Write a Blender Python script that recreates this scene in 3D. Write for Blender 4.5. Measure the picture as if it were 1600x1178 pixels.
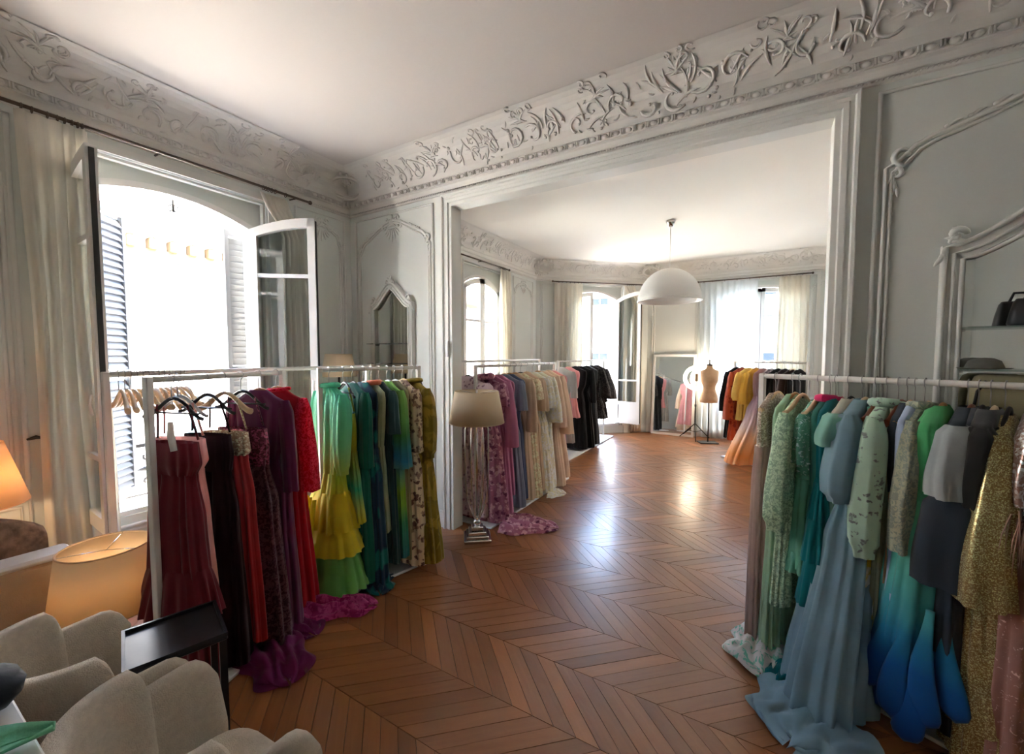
import bpy, math, random
from math import sin, cos, pi, radians, sqrt, atan2, exp
from mathutils import Vector, Matrix

for _o in list(bpy.data.objects):
    bpy.data.objects.remove(_o, do_unlink=True)
SC = bpy.context.scene
COL = SC.collection

# ------------------------------------------------------------------ camera
CAMH = 1.6
FPX, PITCH, YAW = 647.96, 0.0543279, 0.5354693
cam_data = bpy.data.cameras.new('camera')
cam_data.sensor_fit = 'HORIZONTAL'
cam_data.sensor_width = 36.0
cam_data.lens = 36.0 * FPX / 1600.0
cam_data.clip_start = 0.02
cam_data.clip_end = 300
cam = bpy.data.objects.new('camera', cam_data)
COL.objects.link(cam)
cam.location = (0, 0, CAMH)
cam.rotation_euler = (pi / 2 - PITCH, 0, YAW)
SC.camera = cam

# ------------------------------------------------------------------ sky, sun, exposure
SUN_EL, SUN_AZ = radians(50), (0.917, 0.40)        # the sun stands over +X +Y
world = bpy.data.worlds.new('sky')
SC.world = world
world.use_nodes = True
wn = world.node_tree
wn.nodes.clear()
sky = wn.nodes.new('ShaderNodeTexSky')
sky.sky_type = 'NISHITA'
sky.sun_disc = False
sky.sun_elevation = SUN_EL
sky.sun_rotation = atan2(SUN_AZ[0], SUN_AZ[1])
sky.air_density = 1.0
sky.dust_density = 2.5
sky.ozone_density = 1.0
bg = wn.nodes.new('ShaderNodeBackground')
bg.inputs['Strength'].default_value = 1.1
wo = wn.nodes.new('ShaderNodeOutputWorld')
wn.links.new(sky.outputs[0], bg.inputs[0])
wn.links.new(bg.outputs[0], wo.inputs[0])
sun_d = bpy.data.lights.new('sun', 'SUN')
sun_d.energy = 14.0
sun_d.angle = radians(0.6)
sun_d.color = (1.0, 0.95, 0.88)
sun = bpy.data.objects.new('sun', sun_d)
COL.objects.link(sun)
sdir = Vector((-SUN_AZ[0] * cos(SUN_EL), -SUN_AZ[1] * cos(SUN_EL), -sin(SUN_EL)))
sun.rotation_euler = sdir.to_track_quat('-Z', 'Y').to_euler()
sun.location = (6, 6, 30)
VS = SC.view_settings
VS.view_transform = 'Standard'
VS.look = 'None'
VS.gamma = 1.0
VS.use_curve_mapping = False
VS.exposure = 2.75
SC.cycles.caustics_reflective = False
SC.cycles.caustics_refractive = False
SC.cycles.sample_clamp_indirect = 6.0
SC.cycles.max_bounces = 10
SC.cycles.diffuse_bounces = 6
SC.cycles.transparent_max_bounces = 24
SC.cycles.use_denoising = True

# ------------------------------------------------------------------ helpers
def lin(c):
    return tuple(((v / 255.0) / 12.92 if v <= 10 else (((v / 255.0) + 0.055) / 1.055) ** 2.4) for v in c)

def S(r, g, b, k=1.0):
    l = lin((r, g, b))
    return tuple(min(0.92, v * k) for v in l)

class MB:
    """collects geometry for ONE mesh object"""
    def __init__(self):
        self.v = []; self.f = []; self.sm = []; self.uv = None
    def add(self, vs, fs, smooth=False):
        o = len(self.v)
        self.v.extend([tuple(p) for p in vs])
        for f in fs:
            self.f.append(tuple(i + o for i in f)); self.sm.append(smooth)
        return self
    def box(self, x0, x1, y0, y1, z0, z1):
        vs = [(x, y, z) for z in (z0, z1) for (x, y) in ((x0, y0), (x1, y0), (x1, y1), (x0, y1))]
        return self.add(vs, [(3, 2, 1, 0), (4, 5, 6, 7), (0, 1, 5, 4), (1, 2, 6, 5), (2, 3, 7, 6), (3, 0, 4, 7)])
    def bbox(self, x0, x1, y0, y1, z0, z1, b=0.01):
        # box with chamfered edges (rounded plan corners and top/bottom)
        rings = []
        for z, i in ((z0, b), (z0 + b, 0), (z1 - b, 0), (z1, b)):
            a0, a1, c0, c1 = x0 + i, x1 - i, y0 + i, y1 - i
            rings.append([(a0 + b, c0, z), (a1 - b, c0, z), (a1, c0 + b, z), (a1, c1 - b, z), (a1 - b, c1, z), (a0 + b, c1, z), (a0, c1 - b, z), (a0, c0 + b, z)])
        return self.loft(rings, True, cap=True, smooth=False)
    def loft(self, rings, closed=True, cap=False, smooth=True):
        n = len(rings[0]); vs = [p for r in rings for p in r]; fs = []
        for i in range(len(rings) - 1):
            for j in range(n if closed else n - 1):
                k = (j + 1) % n
                fs.append((i * n + j, i * n + k, (i + 1) * n + k, (i + 1) * n + j))
        o = len(self.v)
        self.add(vs, fs, smooth)
        if cap:
            self.f.append(tuple(o + j for j in reversed(range(n)))); self.sm.append(False)
            m = (len(rings) - 1) * n
            self.f.append(tuple(o + m + j for j in range(n))); self.sm.append(False)
        return self
    def lathe(self, prof, c=(0, 0), n=24, cap=False, sx=1, sy=1):
        rings = [[(c[0] + r * sx * cos(2 * pi * j / n), c[1] + r * sy * sin(2 * pi * j / n), z) for j in range(n)] for (r, z) in prof]
        return self.loft(rings, True, cap)
    def tube(self, pts, r, n=8, closed=False, flat=1.0, up=None):
        pts = [Vector(p) for p in pts]
        m = len(pts)
        rs = r if isinstance(r, (list, tuple)) else [r] * m
        rings = []
        t0 = (pts[1] - pts[0]).normalized()
        ref = Vector(up) if up else (Vector((0, 0, 1)) if abs(t0.z) < 0.9 else Vector((1, 0, 0)))
        a = ref - t0 * ref.dot(t0); a.normalize()
        for i in range(m):
            if closed:
                t = pts[(i + 1) % m] - pts[i - 1]
            else:
                t = pts[min(i + 1, m - 1)] - pts[max(i - 1, 0)]
            if t.length < 1e-9: t = t0.copy()
            t.normalize()
            a = a - t * a.dot(t)
            if a.length < 1e-6: a = t.orthogonal()
            a.normalize()
            b = t.cross(a)
            rings.append([tuple(pts[i] + (a * cos(2 * pi * j / n) * flat + b * sin(2 * pi * j / n)) * rs[i]) for j in range(n)])
        if closed:
            rings.append(rings[0])
        return self.loft(rings, True, cap=not closed)
    def prism(self, poly, axis, d0, d1):
        # poly 2D, extruded along axis ('x': poly is (y,z); 'y': poly is (x,z); 'z': poly is (x,y))
        def P(p, d):
            return {'x': (d, p[0], p[1]), 'y': (p[0], d, p[1]), 'z': (p[0], p[1], d)}[axis]
        n = len(poly)
        vs = [P(p, d0) for p in poly] + [P(p, d1) for p in poly]
        fs = [(i, (i + 1) % n, n + (i + 1) % n, n + i) for i in range(n)] + [tuple(reversed(range(n))), tuple(range(n, 2 * n))]
        return self.add(vs, fs)
    def sphere(self, c, r, n=10, m=7, sx=1, sy=1, sz=1):
        prof = [(max(1e-4, r * sin(pi * i / m)), -r * cos(pi * i / m)) for i in range(m + 1)]
        rings = [[(c[0] + q * sx * cos(2 * pi * j / n), c[1] + q * sy * sin(2 * pi * j / n), c[2] + z * sz) for j in range(n)] for q, z in prof]
        return self.loft(rings, True)
    def mesh(self, name):
        me = bpy.data.meshes.new(name)
        me.from_pydata(self.v, [], self.f)
        me.polygons.foreach_set('use_smooth', self.sm)
        if self.uv is not None:
            ul = me.uv_layers.new(name='UVMap')
            for i, l in enumerate(me.loops):
                ul.data[i].uv = self.uv[l.vertex_index]
        me.update()
        return me
    def build(self, name, mat, parent=None, loc=None, rz=0):
        return link(name, self.mesh(name), mat, parent, loc, rz)

def link(name, me, mat, parent=None, loc=None, rz=0):
    o = bpy.data.objects.new(name, me)
    if mat is not None and len(me.materials) == 0:
        me.materials.append(mat)
    COL.objects.link(o)
    if parent is not None: o.parent = parent
    if loc is not None: o.location = loc
    o.rotation_euler = (0, 0, rz)
    return o

def tag(o, label=None, cat=None, group=None, kind=None):
    if label: o['label'] = label
    if cat: o['category'] = cat
    if group: o['group'] = group
    if kind: o['kind'] = kind
    return o

def thing(name, label, cat, loc=(0, 0, 0), rz=0, group=None):
    o = bpy.data.objects.new(name, None)
    o.empty_display_size = 0.05
    COL.objects.link(o)
    o.location = loc; o.rotation_euler = (0, 0, rz)
    return tag(o, label, cat, group)

def struct(name, loc=(0, 0, 0), rz=0, label=None):
    o = bpy.data.objects.new(name, None)
    o.empty_display_size = 0.05
    COL.objects.link(o)
    o.location = loc; o.rotation_euler = (0, 0, rz)
    return tag(o, label, None, None, 'structure')

def lerp(a, b, t): return a + (b - a) * t
def smooth(t): t = max(0, min(1, t)); return t * t * (3 - 2 * t)

# ------------------------------------------------------------------ materials
def nodes(name):
    m = bpy.data.materials.new(name)
    m.use_nodes = True
    nt = m.node_tree
    return m, nt, nt.nodes['Principled BSDF'], nt.nodes['Material Output']

def N(nt, t, **kw):
    n = nt.nodes.new(t)
    for k, v in kw.items():
        if k.startswith('i_'):
            n.inputs[k[2:].replace('_', ' ')].default_value = v
        else:
            setattr(n, k, v)
    return n

def ramp(nt, stops, interp='LINEAR'):
    r = nt.nodes.new('ShaderNodeValToRGB')
    r.color_ramp.interpolation = interp
    e = r.color_ramp.elements
    while len(e) < len(stops): e.new(0.5)
    for i, (p, c) in enumerate(stops):
        e[i].position = p
        e[i].color = (c[0], c[1], c[2], 1)
    return r

def mixc(nt, fac, a, b):
    m = nt.nodes.new('ShaderNodeMix')
    m.data_type = 'RGBA'
    for s, v in ((m.inputs[0], fac), (m.inputs[6], a), (m.inputs[7], b)):
        if hasattr(v, 'links') or hasattr(v, 'is_linked'):
            nt.links.new(v, s)
        elif isinstance(v, (tuple, list)):
            s.default_value = (v[0], v[1], v[2], 1)
        else:
            s.default_value = v
    return m.outputs[2]

def paint(name, c, rough=0.55, var=0.04, scale=3.0, bump=0.0, metal=0.0, spec=0.5, bscale=60):
    m, nt, p, out = nodes(name)
    tc = N(nt, 'ShaderNodeTexCoord')
    no = N(nt, 'ShaderNodeTexNoise'); no.inputs['Scale'].default_value = scale; no.inputs['Detail'].default_value = 3
    nt.links.new(tc.outputs['Object'], no.inputs['Vector'])
    r = ramp(nt, [(0.3, tuple(v * (1 - var) for v in c)), (0.7, tuple(min(1, v * (1 + var)) for v in c))])
    nt.links.new(no.outputs[0], r.inputs[0])
    nt.links.new(r.outputs[0], p.inputs['Base Color'])
    p.inputs['Roughness'].default_value = rough
    p.inputs['Metallic'].default_value = metal
    p.inputs['Specular IOR Level'].default_value = spec
    if bump:
        n2 = N(nt, 'ShaderNodeTexNoise'); n2.inputs['Scale'].default_value = bscale; n2.inputs['Detail'].default_value = 4
        nt.links.new(tc.outputs['Object'], n2.inputs['Vector'])
        b = N(nt, 'ShaderNodeBump'); b.inputs['Strength'].default_value = bump; b.inputs['Distance'].default_value = 0.01
        nt.links.new(n2.outputs[0], b.inputs['Height'])
        nt.links.new(b.outputs[0], p.inputs['Normal'])
    return m

def emissive(name, c, e):
    m, nt, p, out = nodes(name)
    p.inputs['Base Color'].default_value = (*c, 1)
    p.inputs['Emission Color'].default_value = (*c, 1)
    p.inputs['Emission Strength'].default_value = e
    return m

def glass_mat(name, tint=(0.96, 0.985, 0.98), refl=0.10):
    m, nt, p, out = nodes(name)
    tr = N(nt, 'ShaderNodeBsdfTransparent'); tr.inputs[0].default_value = (*tint, 1)
    gl = N(nt, 'ShaderNodeBsdfGlossy'); gl.inputs['Roughness'].default_value = 0.02
    fr = N(nt, 'ShaderNodeLayerWeight'); fr.inputs['Blend'].default_value = 0.35
    ml = N(nt, 'ShaderNodeMath', operation='MULTIPLY_ADD'); ml.inputs[1].default_value = 0.7; ml.inputs[2].default_value = refl * 0.4
    mx = N(nt, 'ShaderNodeMixShader')
    nt.links.new(fr.outputs['Fresnel'], ml.inputs[0])
    nt.links.new(ml.outputs[0], mx.inputs[0])
    nt.links.new(tr.outputs[0], mx.inputs[1])
    nt.links.new(gl.outputs[0], mx.inputs[2])
    nt.links.new(mx.outputs[0], out.inputs[0])
    return m

def fab(name, c, c2=None, c3=None, kind='solid', rough=0.8, tl=0.12, alpha=1.0, k=1.55, scale=14.0, sheen=0.25, thr=0.5, var=1.0):
    """fabric. kind: solid, ombre (c = list of (height, rgb)), floral, sequin, lace, satin"""
    m, nt, p, out = nodes(name)
    tc = N(nt, 'ShaderNodeTexCoord')
    L = nt.links.new
    if kind == 'ombre':
        sx = N(nt, 'ShaderNodeSeparateXYZ'); L(tc.outputs['Object'], sx.inputs[0])
        no = N(nt, 'ShaderNodeTexNoise'); no.inputs['Scale'].default_value = 5
        L(tc.outputs['Object'], no.inputs['Vector'])
        a = N(nt, 'ShaderNodeMath', operation='MULTIPLY_ADD'); a.inputs[1].default_value = 0.16; L(no.outputs[0], a.inputs[0]); L(sx.outputs[2], a.inputs[2])
        d = N(nt, 'ShaderNodeMath', operation='MULTIPLY_ADD'); d.inputs[1].default_value = 1 / 1.5; d.inputs[2].default_value = -0.05; L(a.outputs[0], d.inputs[0])
        r = ramp(nt, [(h / 1.5, S(*q, k)) for h, q in c]); L(d.outputs[0], r.inputs[0])
        colr = r.outputs[0]
    else:
        cc = S(*c, k)
        no = N(nt, 'ShaderNodeTexNoise'); no.inputs['Scale'].default_value = 6; no.inputs['Detail'].default_value = 4
        L(tc.outputs['Object'], no.inputs['Vector'])
        r = ramp(nt, [(0.25, tuple(v * (1 - .14 * var) for v in cc)), (0.75, tuple(min(.95, v * (1 + .12 * var)) for v in cc))]); L(no.outputs[0], r.inputs[0])
        colr = r.outputs[0]
    h = None
    if kind in ('floral',):
        vo = N(nt, 'ShaderNodeTexVoronoi'); vo.inputs['Scale'].default_value = scale
        nz = N(nt, 'ShaderNodeTexNoise'); nz.inputs['Scale'].default_value = scale * 1.6; nz.inputs['Detail'].default_value = 3
        L(tc.outputs['Object'], nz.inputs['Vector'])
        mxv = N(nt, 'ShaderNodeVectorMath', operation='MULTIPLY_ADD'); mxv.inputs[1].default_value = (0.06, 0.06, 0.06)
        L(nz.outputs['Color'], mxv.inputs[0]); L(tc.outputs['Object'], mxv.inputs[2]); L(mxv.outputs[0], vo.inputs['Vector'])
        r2 = ramp(nt, [(thr - 0.12, (1, 1, 1)), (thr, (0, 0, 0))]); L(vo.outputs['Distance'], r2.inputs[0])
        colr = mixc(nt, r2.outputs[0], colr, S(*c2, k))
        if c3:
            v2 = N(nt, 'ShaderNodeTexVoronoi'); v2.inputs['Scale'].default_value = scale * 0.7
            mv = N(nt, 'ShaderNodeVectorMath', operation='ADD'); mv.inputs[1].default_value = (3.1, 1.7, 0.4); L(mxv.outputs[0], mv.inputs[0]); L(mv.outputs[0], v2.inputs['Vector'])
            r3 = ramp(nt, [(thr * 0.7 - 0.08, (1, 1, 1)), (thr * 0.7, (0, 0, 0))]); L(v2.outputs['Distance'], r3.inputs[0])
            colr = mixc(nt, r3.outputs[0], colr, S(*c3, k))
    if kind == 'lace':
        nz = N(nt, 'ShaderNodeTexNoise'); nz.inputs['Scale'].default_value = scale; nz.inputs['Detail'].default_value = 3; nz.inputs['Distortion'].default_value = 1.2
        L(tc.outputs['Object'], nz.inputs['Vector'])
        r2 = ramp(nt, [(thr - 0.03, (0, 0, 0)), (thr + 0.03, (1, 1, 1))]); L(nz.outputs[0], r2.inputs[0])
        colr = mixc(nt, r2.outputs[0], colr, S(*c2, k)); h = r2.outputs[0]
    if kind == 'sequin':
        vo = N(nt, 'ShaderNodeTexVoronoi'); vo.inputs['Scale'].default_value = scale
        L(tc.outputs['Object'], vo.inputs['Vector'])
        bw = N(nt, 'ShaderNodeSeparateXYZ'); L(vo.outputs['Color'], bw.inputs[0])
        r2 = ramp(nt, [(0.45, (0, 0, 0)), (0.95, (1, 1, 1))]); L(bw.outputs[0], r2.inputs[0])
        colr = mixc(nt, r2.outputs[0], colr, S(*c2, k))
        h = bw.outputs[1]
        p.inputs['Metallic'].default_value = 0.55
    # weave bump
    wv = N(nt, 'ShaderNodeTexNoise'); wv.inputs['Scale'].default_value = 90; wv.inputs['Detail'].default_value = 2
    L(tc.outputs['Object'], wv.inputs['Vector'])
    b = N(nt, 'ShaderNodeBump'); b.inputs['Strength'].default_value = 0.12; b.inputs['Distance'].default_value = 0.004
    L(wv.outputs[0], b.inputs['Height'])
    nrm = b.outputs[0]
    if h is not None:
        b2 = N(nt, 'ShaderNodeBump'); b2.inputs['Strength'].default_value = 0.9 if kind == 'sequin' else 0.35; b2.inputs['Distance'].default_value = 0.01 if kind == 'sequin' else 0.004
        L(h, b2.inputs['Height']); L(nrm, b2.inputs['Normal']); nrm = b2.outputs[0]
    L(nrm, p.inputs['Normal'])
    L(colr, p.inputs['Base Color'])
    p.inputs['Roughness'].default_value = {'sequin': 0.3, 'satin': 0.38}.get(kind, rough)
    p.inputs['Specular IOR Level'].default_value = 0.6 if kind in ('satin', 'sequin') else 0.25
    p.inputs['Sheen Weight'].default_value = sheen
    sh = p.outputs[0]
    if tl > 0:
        t = N(nt, 'ShaderNodeBsdfTranslucent'); L(colr, t.inputs[0])
        mx = N(nt, 'ShaderNodeMixShader'); mx.inputs[0].default_value = tl
        L(sh, mx.inputs[1]); L(t.outputs[0], mx.inputs[2]); sh = mx.outputs[0]
    if alpha < 1:
        tr = N(nt, 'ShaderNodeBsdfTransparent')
        mx = N(nt, 'ShaderNodeMixShader'); mx.inputs[0].default_value = alpha
        L(tr.outputs[0], mx.inputs[1]); L(sh, mx.inputs[2]); sh = mx.outputs[0]
    L(sh, out.inputs[0])
    return m

M = {}
M['wall'] = paint('wall_paint', (0.65, 0.67, 0.635), 0.6, 0.02, 1.2)
M['trim'] = paint('trim_paint', (0.70, 0.70, 0.665), 0.42, 0.02, 2)
M['ceil'] = paint('ceiling_paint', (0.535, 0.50, 0.47), 0.75, 0.015, 0.8)  # near ceiling darkened: the dimmer light here is put into the colour
M['ceil2'] = paint('far_ceiling_paint', (0.84, 0.82, 0.77), 0.7, 0.015, 0.8)  # lighter than the near ceiling: the far room's brightness is painted in
M['corn2'] = paint('far_plaster', (0.74, 0.72, 0.68), 0.65, 0.03, 3)  # far cornice lightened as well, brightness painted into the plaster colour
M['corn'] = paint('plaster', (0.60, 0.575, 0.54), 0.65, 0.03, 3)  # near cornice darkened, its colour carries the dimmer light
M['white'] = paint('white_lacquer', (0.78, 0.77, 0.75), 0.35, 0.02)
M['rackw'] = paint('white_rack_steel', (0.78, 0.755, 0.72), 0.4, 0.02)
M['plate'] = paint('white_board', (0.80, 0.81, 0.82), 0.35, 0.02)
M['dark'] = paint('dark_iron', (0.035, 0.03, 0.028), 0.5, 0.1)
M['rod'] = paint('brown_rod', (0.085, 0.055, 0.038), 0.4, 0.1)
M['gasket'] = paint('black_gasket', (0.02, 0.02, 0.022), 0.6, 0.05)
M['glass'] = glass_mat('window_glass')
M['shelfglass'] = glass_mat('shelf_glass', (0.90, 0.965, 0.95), 0.3)
M['mirror'] = paint('mirror_silver', (0.86, 0.88, 0.86), 0.015, 0.0, metal=1.0)
M['chrome'] = paint('chrome', (0.62, 0.60, 0.58), 0.12, 0.02, metal=1.0)
M['hook'] = paint('hook_steel', (0.45, 0.44, 0.43), 0.28, 0.02, metal=1.0)
M['curtain'] = fab('curtain_linen', (222, 218, 208), tl=0.38, k=1.12, sheen=0.0, var=.15)
M['sheer'] = fab('sheer_voile', (238, 242, 244), tl=0.55, alpha=0.93, k=1.0, sheen=0.0, var=.1)
M['wood_h'] = paint('hanger_wood', S(176, 128, 76, 1.3), 0.4, 0.15, 8)
M['wood_p'] = paint('pale_hanger_wood', S(214, 186, 146, 1.2), 0.45, 0.1, 8)
M['black_h'] = paint('black_hanger', (0.02, 0.02, 0.022), 0.4, 0.1)
M['white_h'] = paint('white_hanger', (0.78, 0.78, 0.76), 0.4, 0.03)
M['brown_h'] = paint('brown_hanger', S(120, 66, 44, 1.4), 0.4, 0.1, 8)
M['facade'] = paint('facade_stone', (0.80, 0.765, 0.70), 0.8, 0.06, 0.6)
M['facade2'] = paint('weathered_ochre_wood', (0.085, 0.052, 0.02), 0.8, 0.12, 1.5)
M['fglass'] = paint('far_window_glass', (0.026, 0.034, 0.044), 0.15, 0.1, 0.5, spec=.1)
M['zinc'] = paint('zinc_roof', (0.33, 0.36, 0.40), 0.5, 0.06, 0.7)
M['teal'] = paint('teal_shutter', (0.05, 0.10, 0.105), 0.6, 0.05)
M['street'] = paint('street_stone', (0.52, 0.50, 0.47), 0.85, 0.08, 0.4)

# parquet
def parquet_mat():
    m, nt, p, out = nodes('oak_parquet')
    L = nt.links.new
    uv = N(nt, 'ShaderNodeUVMap')
    oi = N(nt, 'ShaderNodeObjectInfo')
    ge = N(nt, 'ShaderNodeNewGeometry')
    ad = N(nt, 'ShaderNodeMath', operation='ADD'); L(oi.outputs['Random'], ad.inputs[0]); L(ge.outputs['Random Per Island'], ad.inputs[1])
    fr = N(nt, 'ShaderNodeMath', operation='FRACT'); L(ad.outputs[0], fr.inputs[0])
    cx = N(nt, 'ShaderNodeCombineXYZ'); L(fr.outputs[0], cx.inputs[2])
    vm = N(nt, 'ShaderNodeVectorMath', operation='MULTIPLY_ADD'); vm.inputs[1].default_value = (7, 7, 31); L(cx.outputs[0], vm.inputs[0]); L(uv.outputs[0], vm.inputs[2])
    mp = N(nt, 'ShaderNodeMapping'); mp.inputs['Scale'].default_value = (2.2, 26, 1); L(vm.outputs[0], mp.inputs[0])
    no = N(nt, 'ShaderNodeTexNoise'); no.inputs['Scale'].default_value = 1.6; no.inputs['Detail'].default_value = 6; no.inputs['Distortion'].default_value = 0.6; L(mp.outputs[0], no.inputs['Vector'])
    g = ramp(nt, [(0.2, (0.255, 0.098, 0.036)), (0.55, (0.30, 0.118, 0.043)), (0.85, (0.335, 0.136, 0.052))]); L(no.outputs[0], g.inputs[0])
    t = ramp(nt, [(0.0, (0.74, 0.70, 0.68)), (0.35, (0.94, 0.92, 0.90)), (0.75, (1.04, 1.0, 0.98)), (0.93, (1.18, 1.14, 1.08)), (1.0, (1.45, 1.4, 1.3))]); L(fr.outputs[0], t.inputs[0])
    mu = N(nt, 'ShaderNodeMix', data_type='RGBA', blend_type='MULTIPLY'); mu.inputs[0].default_value = 1.0
    L(g.outputs[0], mu.inputs[6]); L(t.outputs[0], mu.inputs[7])
    L(mu.outputs[2], p.inputs['Base Color'])
    rr = N(nt, 'ShaderNodeMath', operation='MULTIPLY_ADD'); rr.inputs[1].default_value = 0.12; rr.inputs[2].default_value = 0.27; L(no.outputs[0], rr.inputs[0])
    L(rr.outputs[0], p.inputs['Roughness'])
    p.inputs['Specular IOR Level'].default_value = 0.55
    p.inputs['Coat Weight'].default_value = 0.25
    p.inputs['Coat Roughness'].default_value = 0.16
    wn_ = N(nt, 'ShaderNodeTexNoise'); wn_.inputs['Scale'].default_value = 9; L(vm.outputs[0], wn_.inputs['Vector'])
    b = N(nt, 'ShaderNodeBump'); b.inputs['Strength'].default_value = 0.10; b.inputs['Distance'].default_value = 0.01; L(wn_.outputs[0], b.inputs['Height'])
    b2 = N(nt, 'ShaderNodeBump'); b2.inputs['Strength'].default_value = 0.08; b2.inputs['Distance'].default_value = 0.002; L(no.outputs[0], b2.inputs['Height']); L(b.outputs[0], b2.inputs['Normal'])
    L(b2.outputs[0], p.inputs['Normal'])
    return m
M['parquet'] = parquet_mat()
M['subfloor'] = paint('dark_joint', (0.05, 0.022, 0.012), 0.7, 0.1)
# ================================================================== ROOM
XL, YB, YB2, ZC = -3.7, 2.93, 3.03, 3.36
CH0, CH1 = Vector((-3.7, 7.13)), Vector((-1.97, 8.77))
CHD = (CH1 - CH0).normalized()
OX0, OX1, OZ = -2.353, 0.33, 2.902

class WallFrame:
    """a = along the wall, q = depth outward (negative = into the room), z = up"""
    def __init__(self, P, d, n):
        self.P = Vector(P); self.d = Vector(d).normalized(); self.n = Vector(n).normalized()
    def p(self, a, q, z):
        v = self.P + self.d * a - self.n * q
        return (v.x, v.y, z)

def arch_z(a, b0, b1, zs, zt):
    t = (a - (b0 + b1) / 2) / ((b1 - b0) / 2)
    return zs + (zt - zs) * (1 - t * t)

def wall_with_windows(name, wf, length, height, ops, mat):
    b = MB()
    quad = lambda pts: b.add([wf.p(*q) for q in pts], [tuple(range(len(pts)))])
    a = 0.0
    for o in sorted(ops, key=lambda o: o['a0']):
        a0, a1, z0, z1, dep = o['a0'], o['a1'], o['z0'], o['z1'], o['dep']
        b0, b1, zs, zt = o['b0'], o['b1'], o['zs'], o['zt']
        quad([(a, 0, -.06), (a0, 0, -.06), (a0, 0, height), (a, 0, height)])
        quad([(a0, 0, -.06), (a1, 0, -.06), (a1, 0, z0), (a0, 0, z0)])
        quad([(a0, 0, z1), (a1, 0, z1), (a1, 0, height), (a0, 0, height)])
        # recess
        quad([(a0, 0, z0), (a0, dep, z0), (a0, dep, z1), (a0, 0, z1)])
        quad([(a1, 0, z0), (a1, dep, z0), (a1, dep, z1), (a1, 0, z1)])
        quad([(a0, 0, z1), (a1, 0, z1), (a1, dep, z1), (a0, dep, z1)])
        quad([(a0, 0, z0), (a1, 0, z0), (a1, dep + .18, z0), (a0, dep + .18, z0)])
        # back of the recess with the arched hole
        quad([(a0, dep, z0), (b0, dep, z0), (b0, dep, z1), (a0, dep, z1)])
        quad([(b1, dep, z0), (a1, dep, z0), (a1, dep, z1), (b1, dep, z1)])
        n = 14
        for i in range(n):
            u0, u1 = lerp(b0, b1, i / n), lerp(b0, b1, (i + 1) / n)
            k0, k1 = arch_z(u0, b0, b1, zs, zt), arch_z(u1, b0, b1, zs, zt)
            quad([(u0, dep, k0), (u1, dep, k1), (u1, dep, z1), (u0, dep, z1)])
            quad([(u0, dep, k0), (u1, dep, k1), (u1, dep + .18, k1), (u0, dep + .18, k0)])
        quad([(b0, dep, z0), (b0, dep + .18, z0), (b0, dep + .18, zs), (b0, dep, zs)])
        quad([(b1, dep, z0), (b1, dep + .18, z0), (b1, dep + .18, zs), (b1, dep, zs)])
        a = a1
    quad([(a, 0, -.06), (length, 0, -.06), (length, 0, height), (a, 0, height)])
    o = b.build(name, mat)
    return tag(o, kind='structure')

def opening(c, w, z0, zs, zt, z1, dep=.1, m=.06):
    return dict(a0=c - w / 2 - m, a1=c + w / 2 + m, z0=z0, z1=z1, dep=dep, b0=c - w / 2, b1=c + w / 2, zs=zs, zt=zt)

WF_L = WallFrame((XL, -2.6), (0, 1), (1, 0))
WF_C = WallFrame(CH0, CHD, (CHD.y, -CHD.x))
WF_3 = WallFrame(CH1, (1, 0), (0, -1))
y2a = lambda y: y + 2.6
OP1 = opening(y2a(1.42), 1.17, 0.49, 2.70, 2.83, 2.91)
OP_FILL_L = opening(y2a(-1.15), 0.72, 0.47, 2.74, 2.87, 2.93)  # unseen window, added to light the foreground softly
OP2 = opening(y2a(5.42), 1.05, 0.47, 2.66, 2.84, 2.95)
OP3 = opening(1.21, 1.12, 0.16, 2.72, 2.89, 2.97)
OP4 = opening(1.97 + 0.0125, 1.495, 0.16, 2.72, 2.86, 2.95)
OP_FILL_R = opening(3.74, 1.0, 0.16, 2.72, 2.86, 2.95)  # unseen window, added for more light in the far room
wall_left = wall_with_windows('wall_left', WF_L, 9.73, ZC, [OP_FILL_L, OP1, OP2], M['wall'])
wall_chamfer = wall_with_windows('wall_chamfer', WF_C, (CH1 - CH0).length, ZC, [OP3], M['wall'])
wall_far = wall_with_windows('wall_far', WF_3, 4.37, ZC, [OP4, OP_FILL_R], M['wall'])

b = MB()
b.box(XL, OX0, YB, YB2, 0, ZC); b.box(OX1, 2.6, YB, YB2, 0, ZC); b.box(OX0, OX1, YB, YB2, OZ, ZC)
wall_back = tag(b.build('wall_back', M['wall']), kind='structure')
tag(MB().box(2.6, 2.75, -2.75, YB2, -.06, ZC + .12).build('wall_right', M['wall']), kind='structure')
tag(MB().box(XL - .15, 2.6, -2.75, -2.6, -.06, ZC + .12).build('wall_front', M['wall']), kind='structure')
tag(MB().box(2.4, 2.55, YB2, 8.92, -.06, ZC + .12).build('wall_far_right', M['wall']), kind='structure')

ROOM1 = [Vector(p) for p in ((XL, -2.6), (2.6, -2.6), (2.6, YB), (XL, YB))]           # ccw
ROOM2 = [Vector(p) for p in ((XL, YB2), (2.4, YB2), (2.4, 8.77), (-1.97, 8.77), (-3.7, 7.13))]
def inset(poly, o):
    n = len(poly); out = []
    for i in range(n):
        p0, p1, p2 = poly[i - 1], poly[i], poly[(i + 1) % n]
        d0 = (p1 - p0).normalized(); d1 = (p2 - p1).normalized()
        n0 = Vector((-d0.y, d0.x)); n1 = Vector((-d1.y, d1.x))
        k = o / (1 + n0.dot(n1))
        out.append(p1 + (n0 + n1) * k)
    return out
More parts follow.
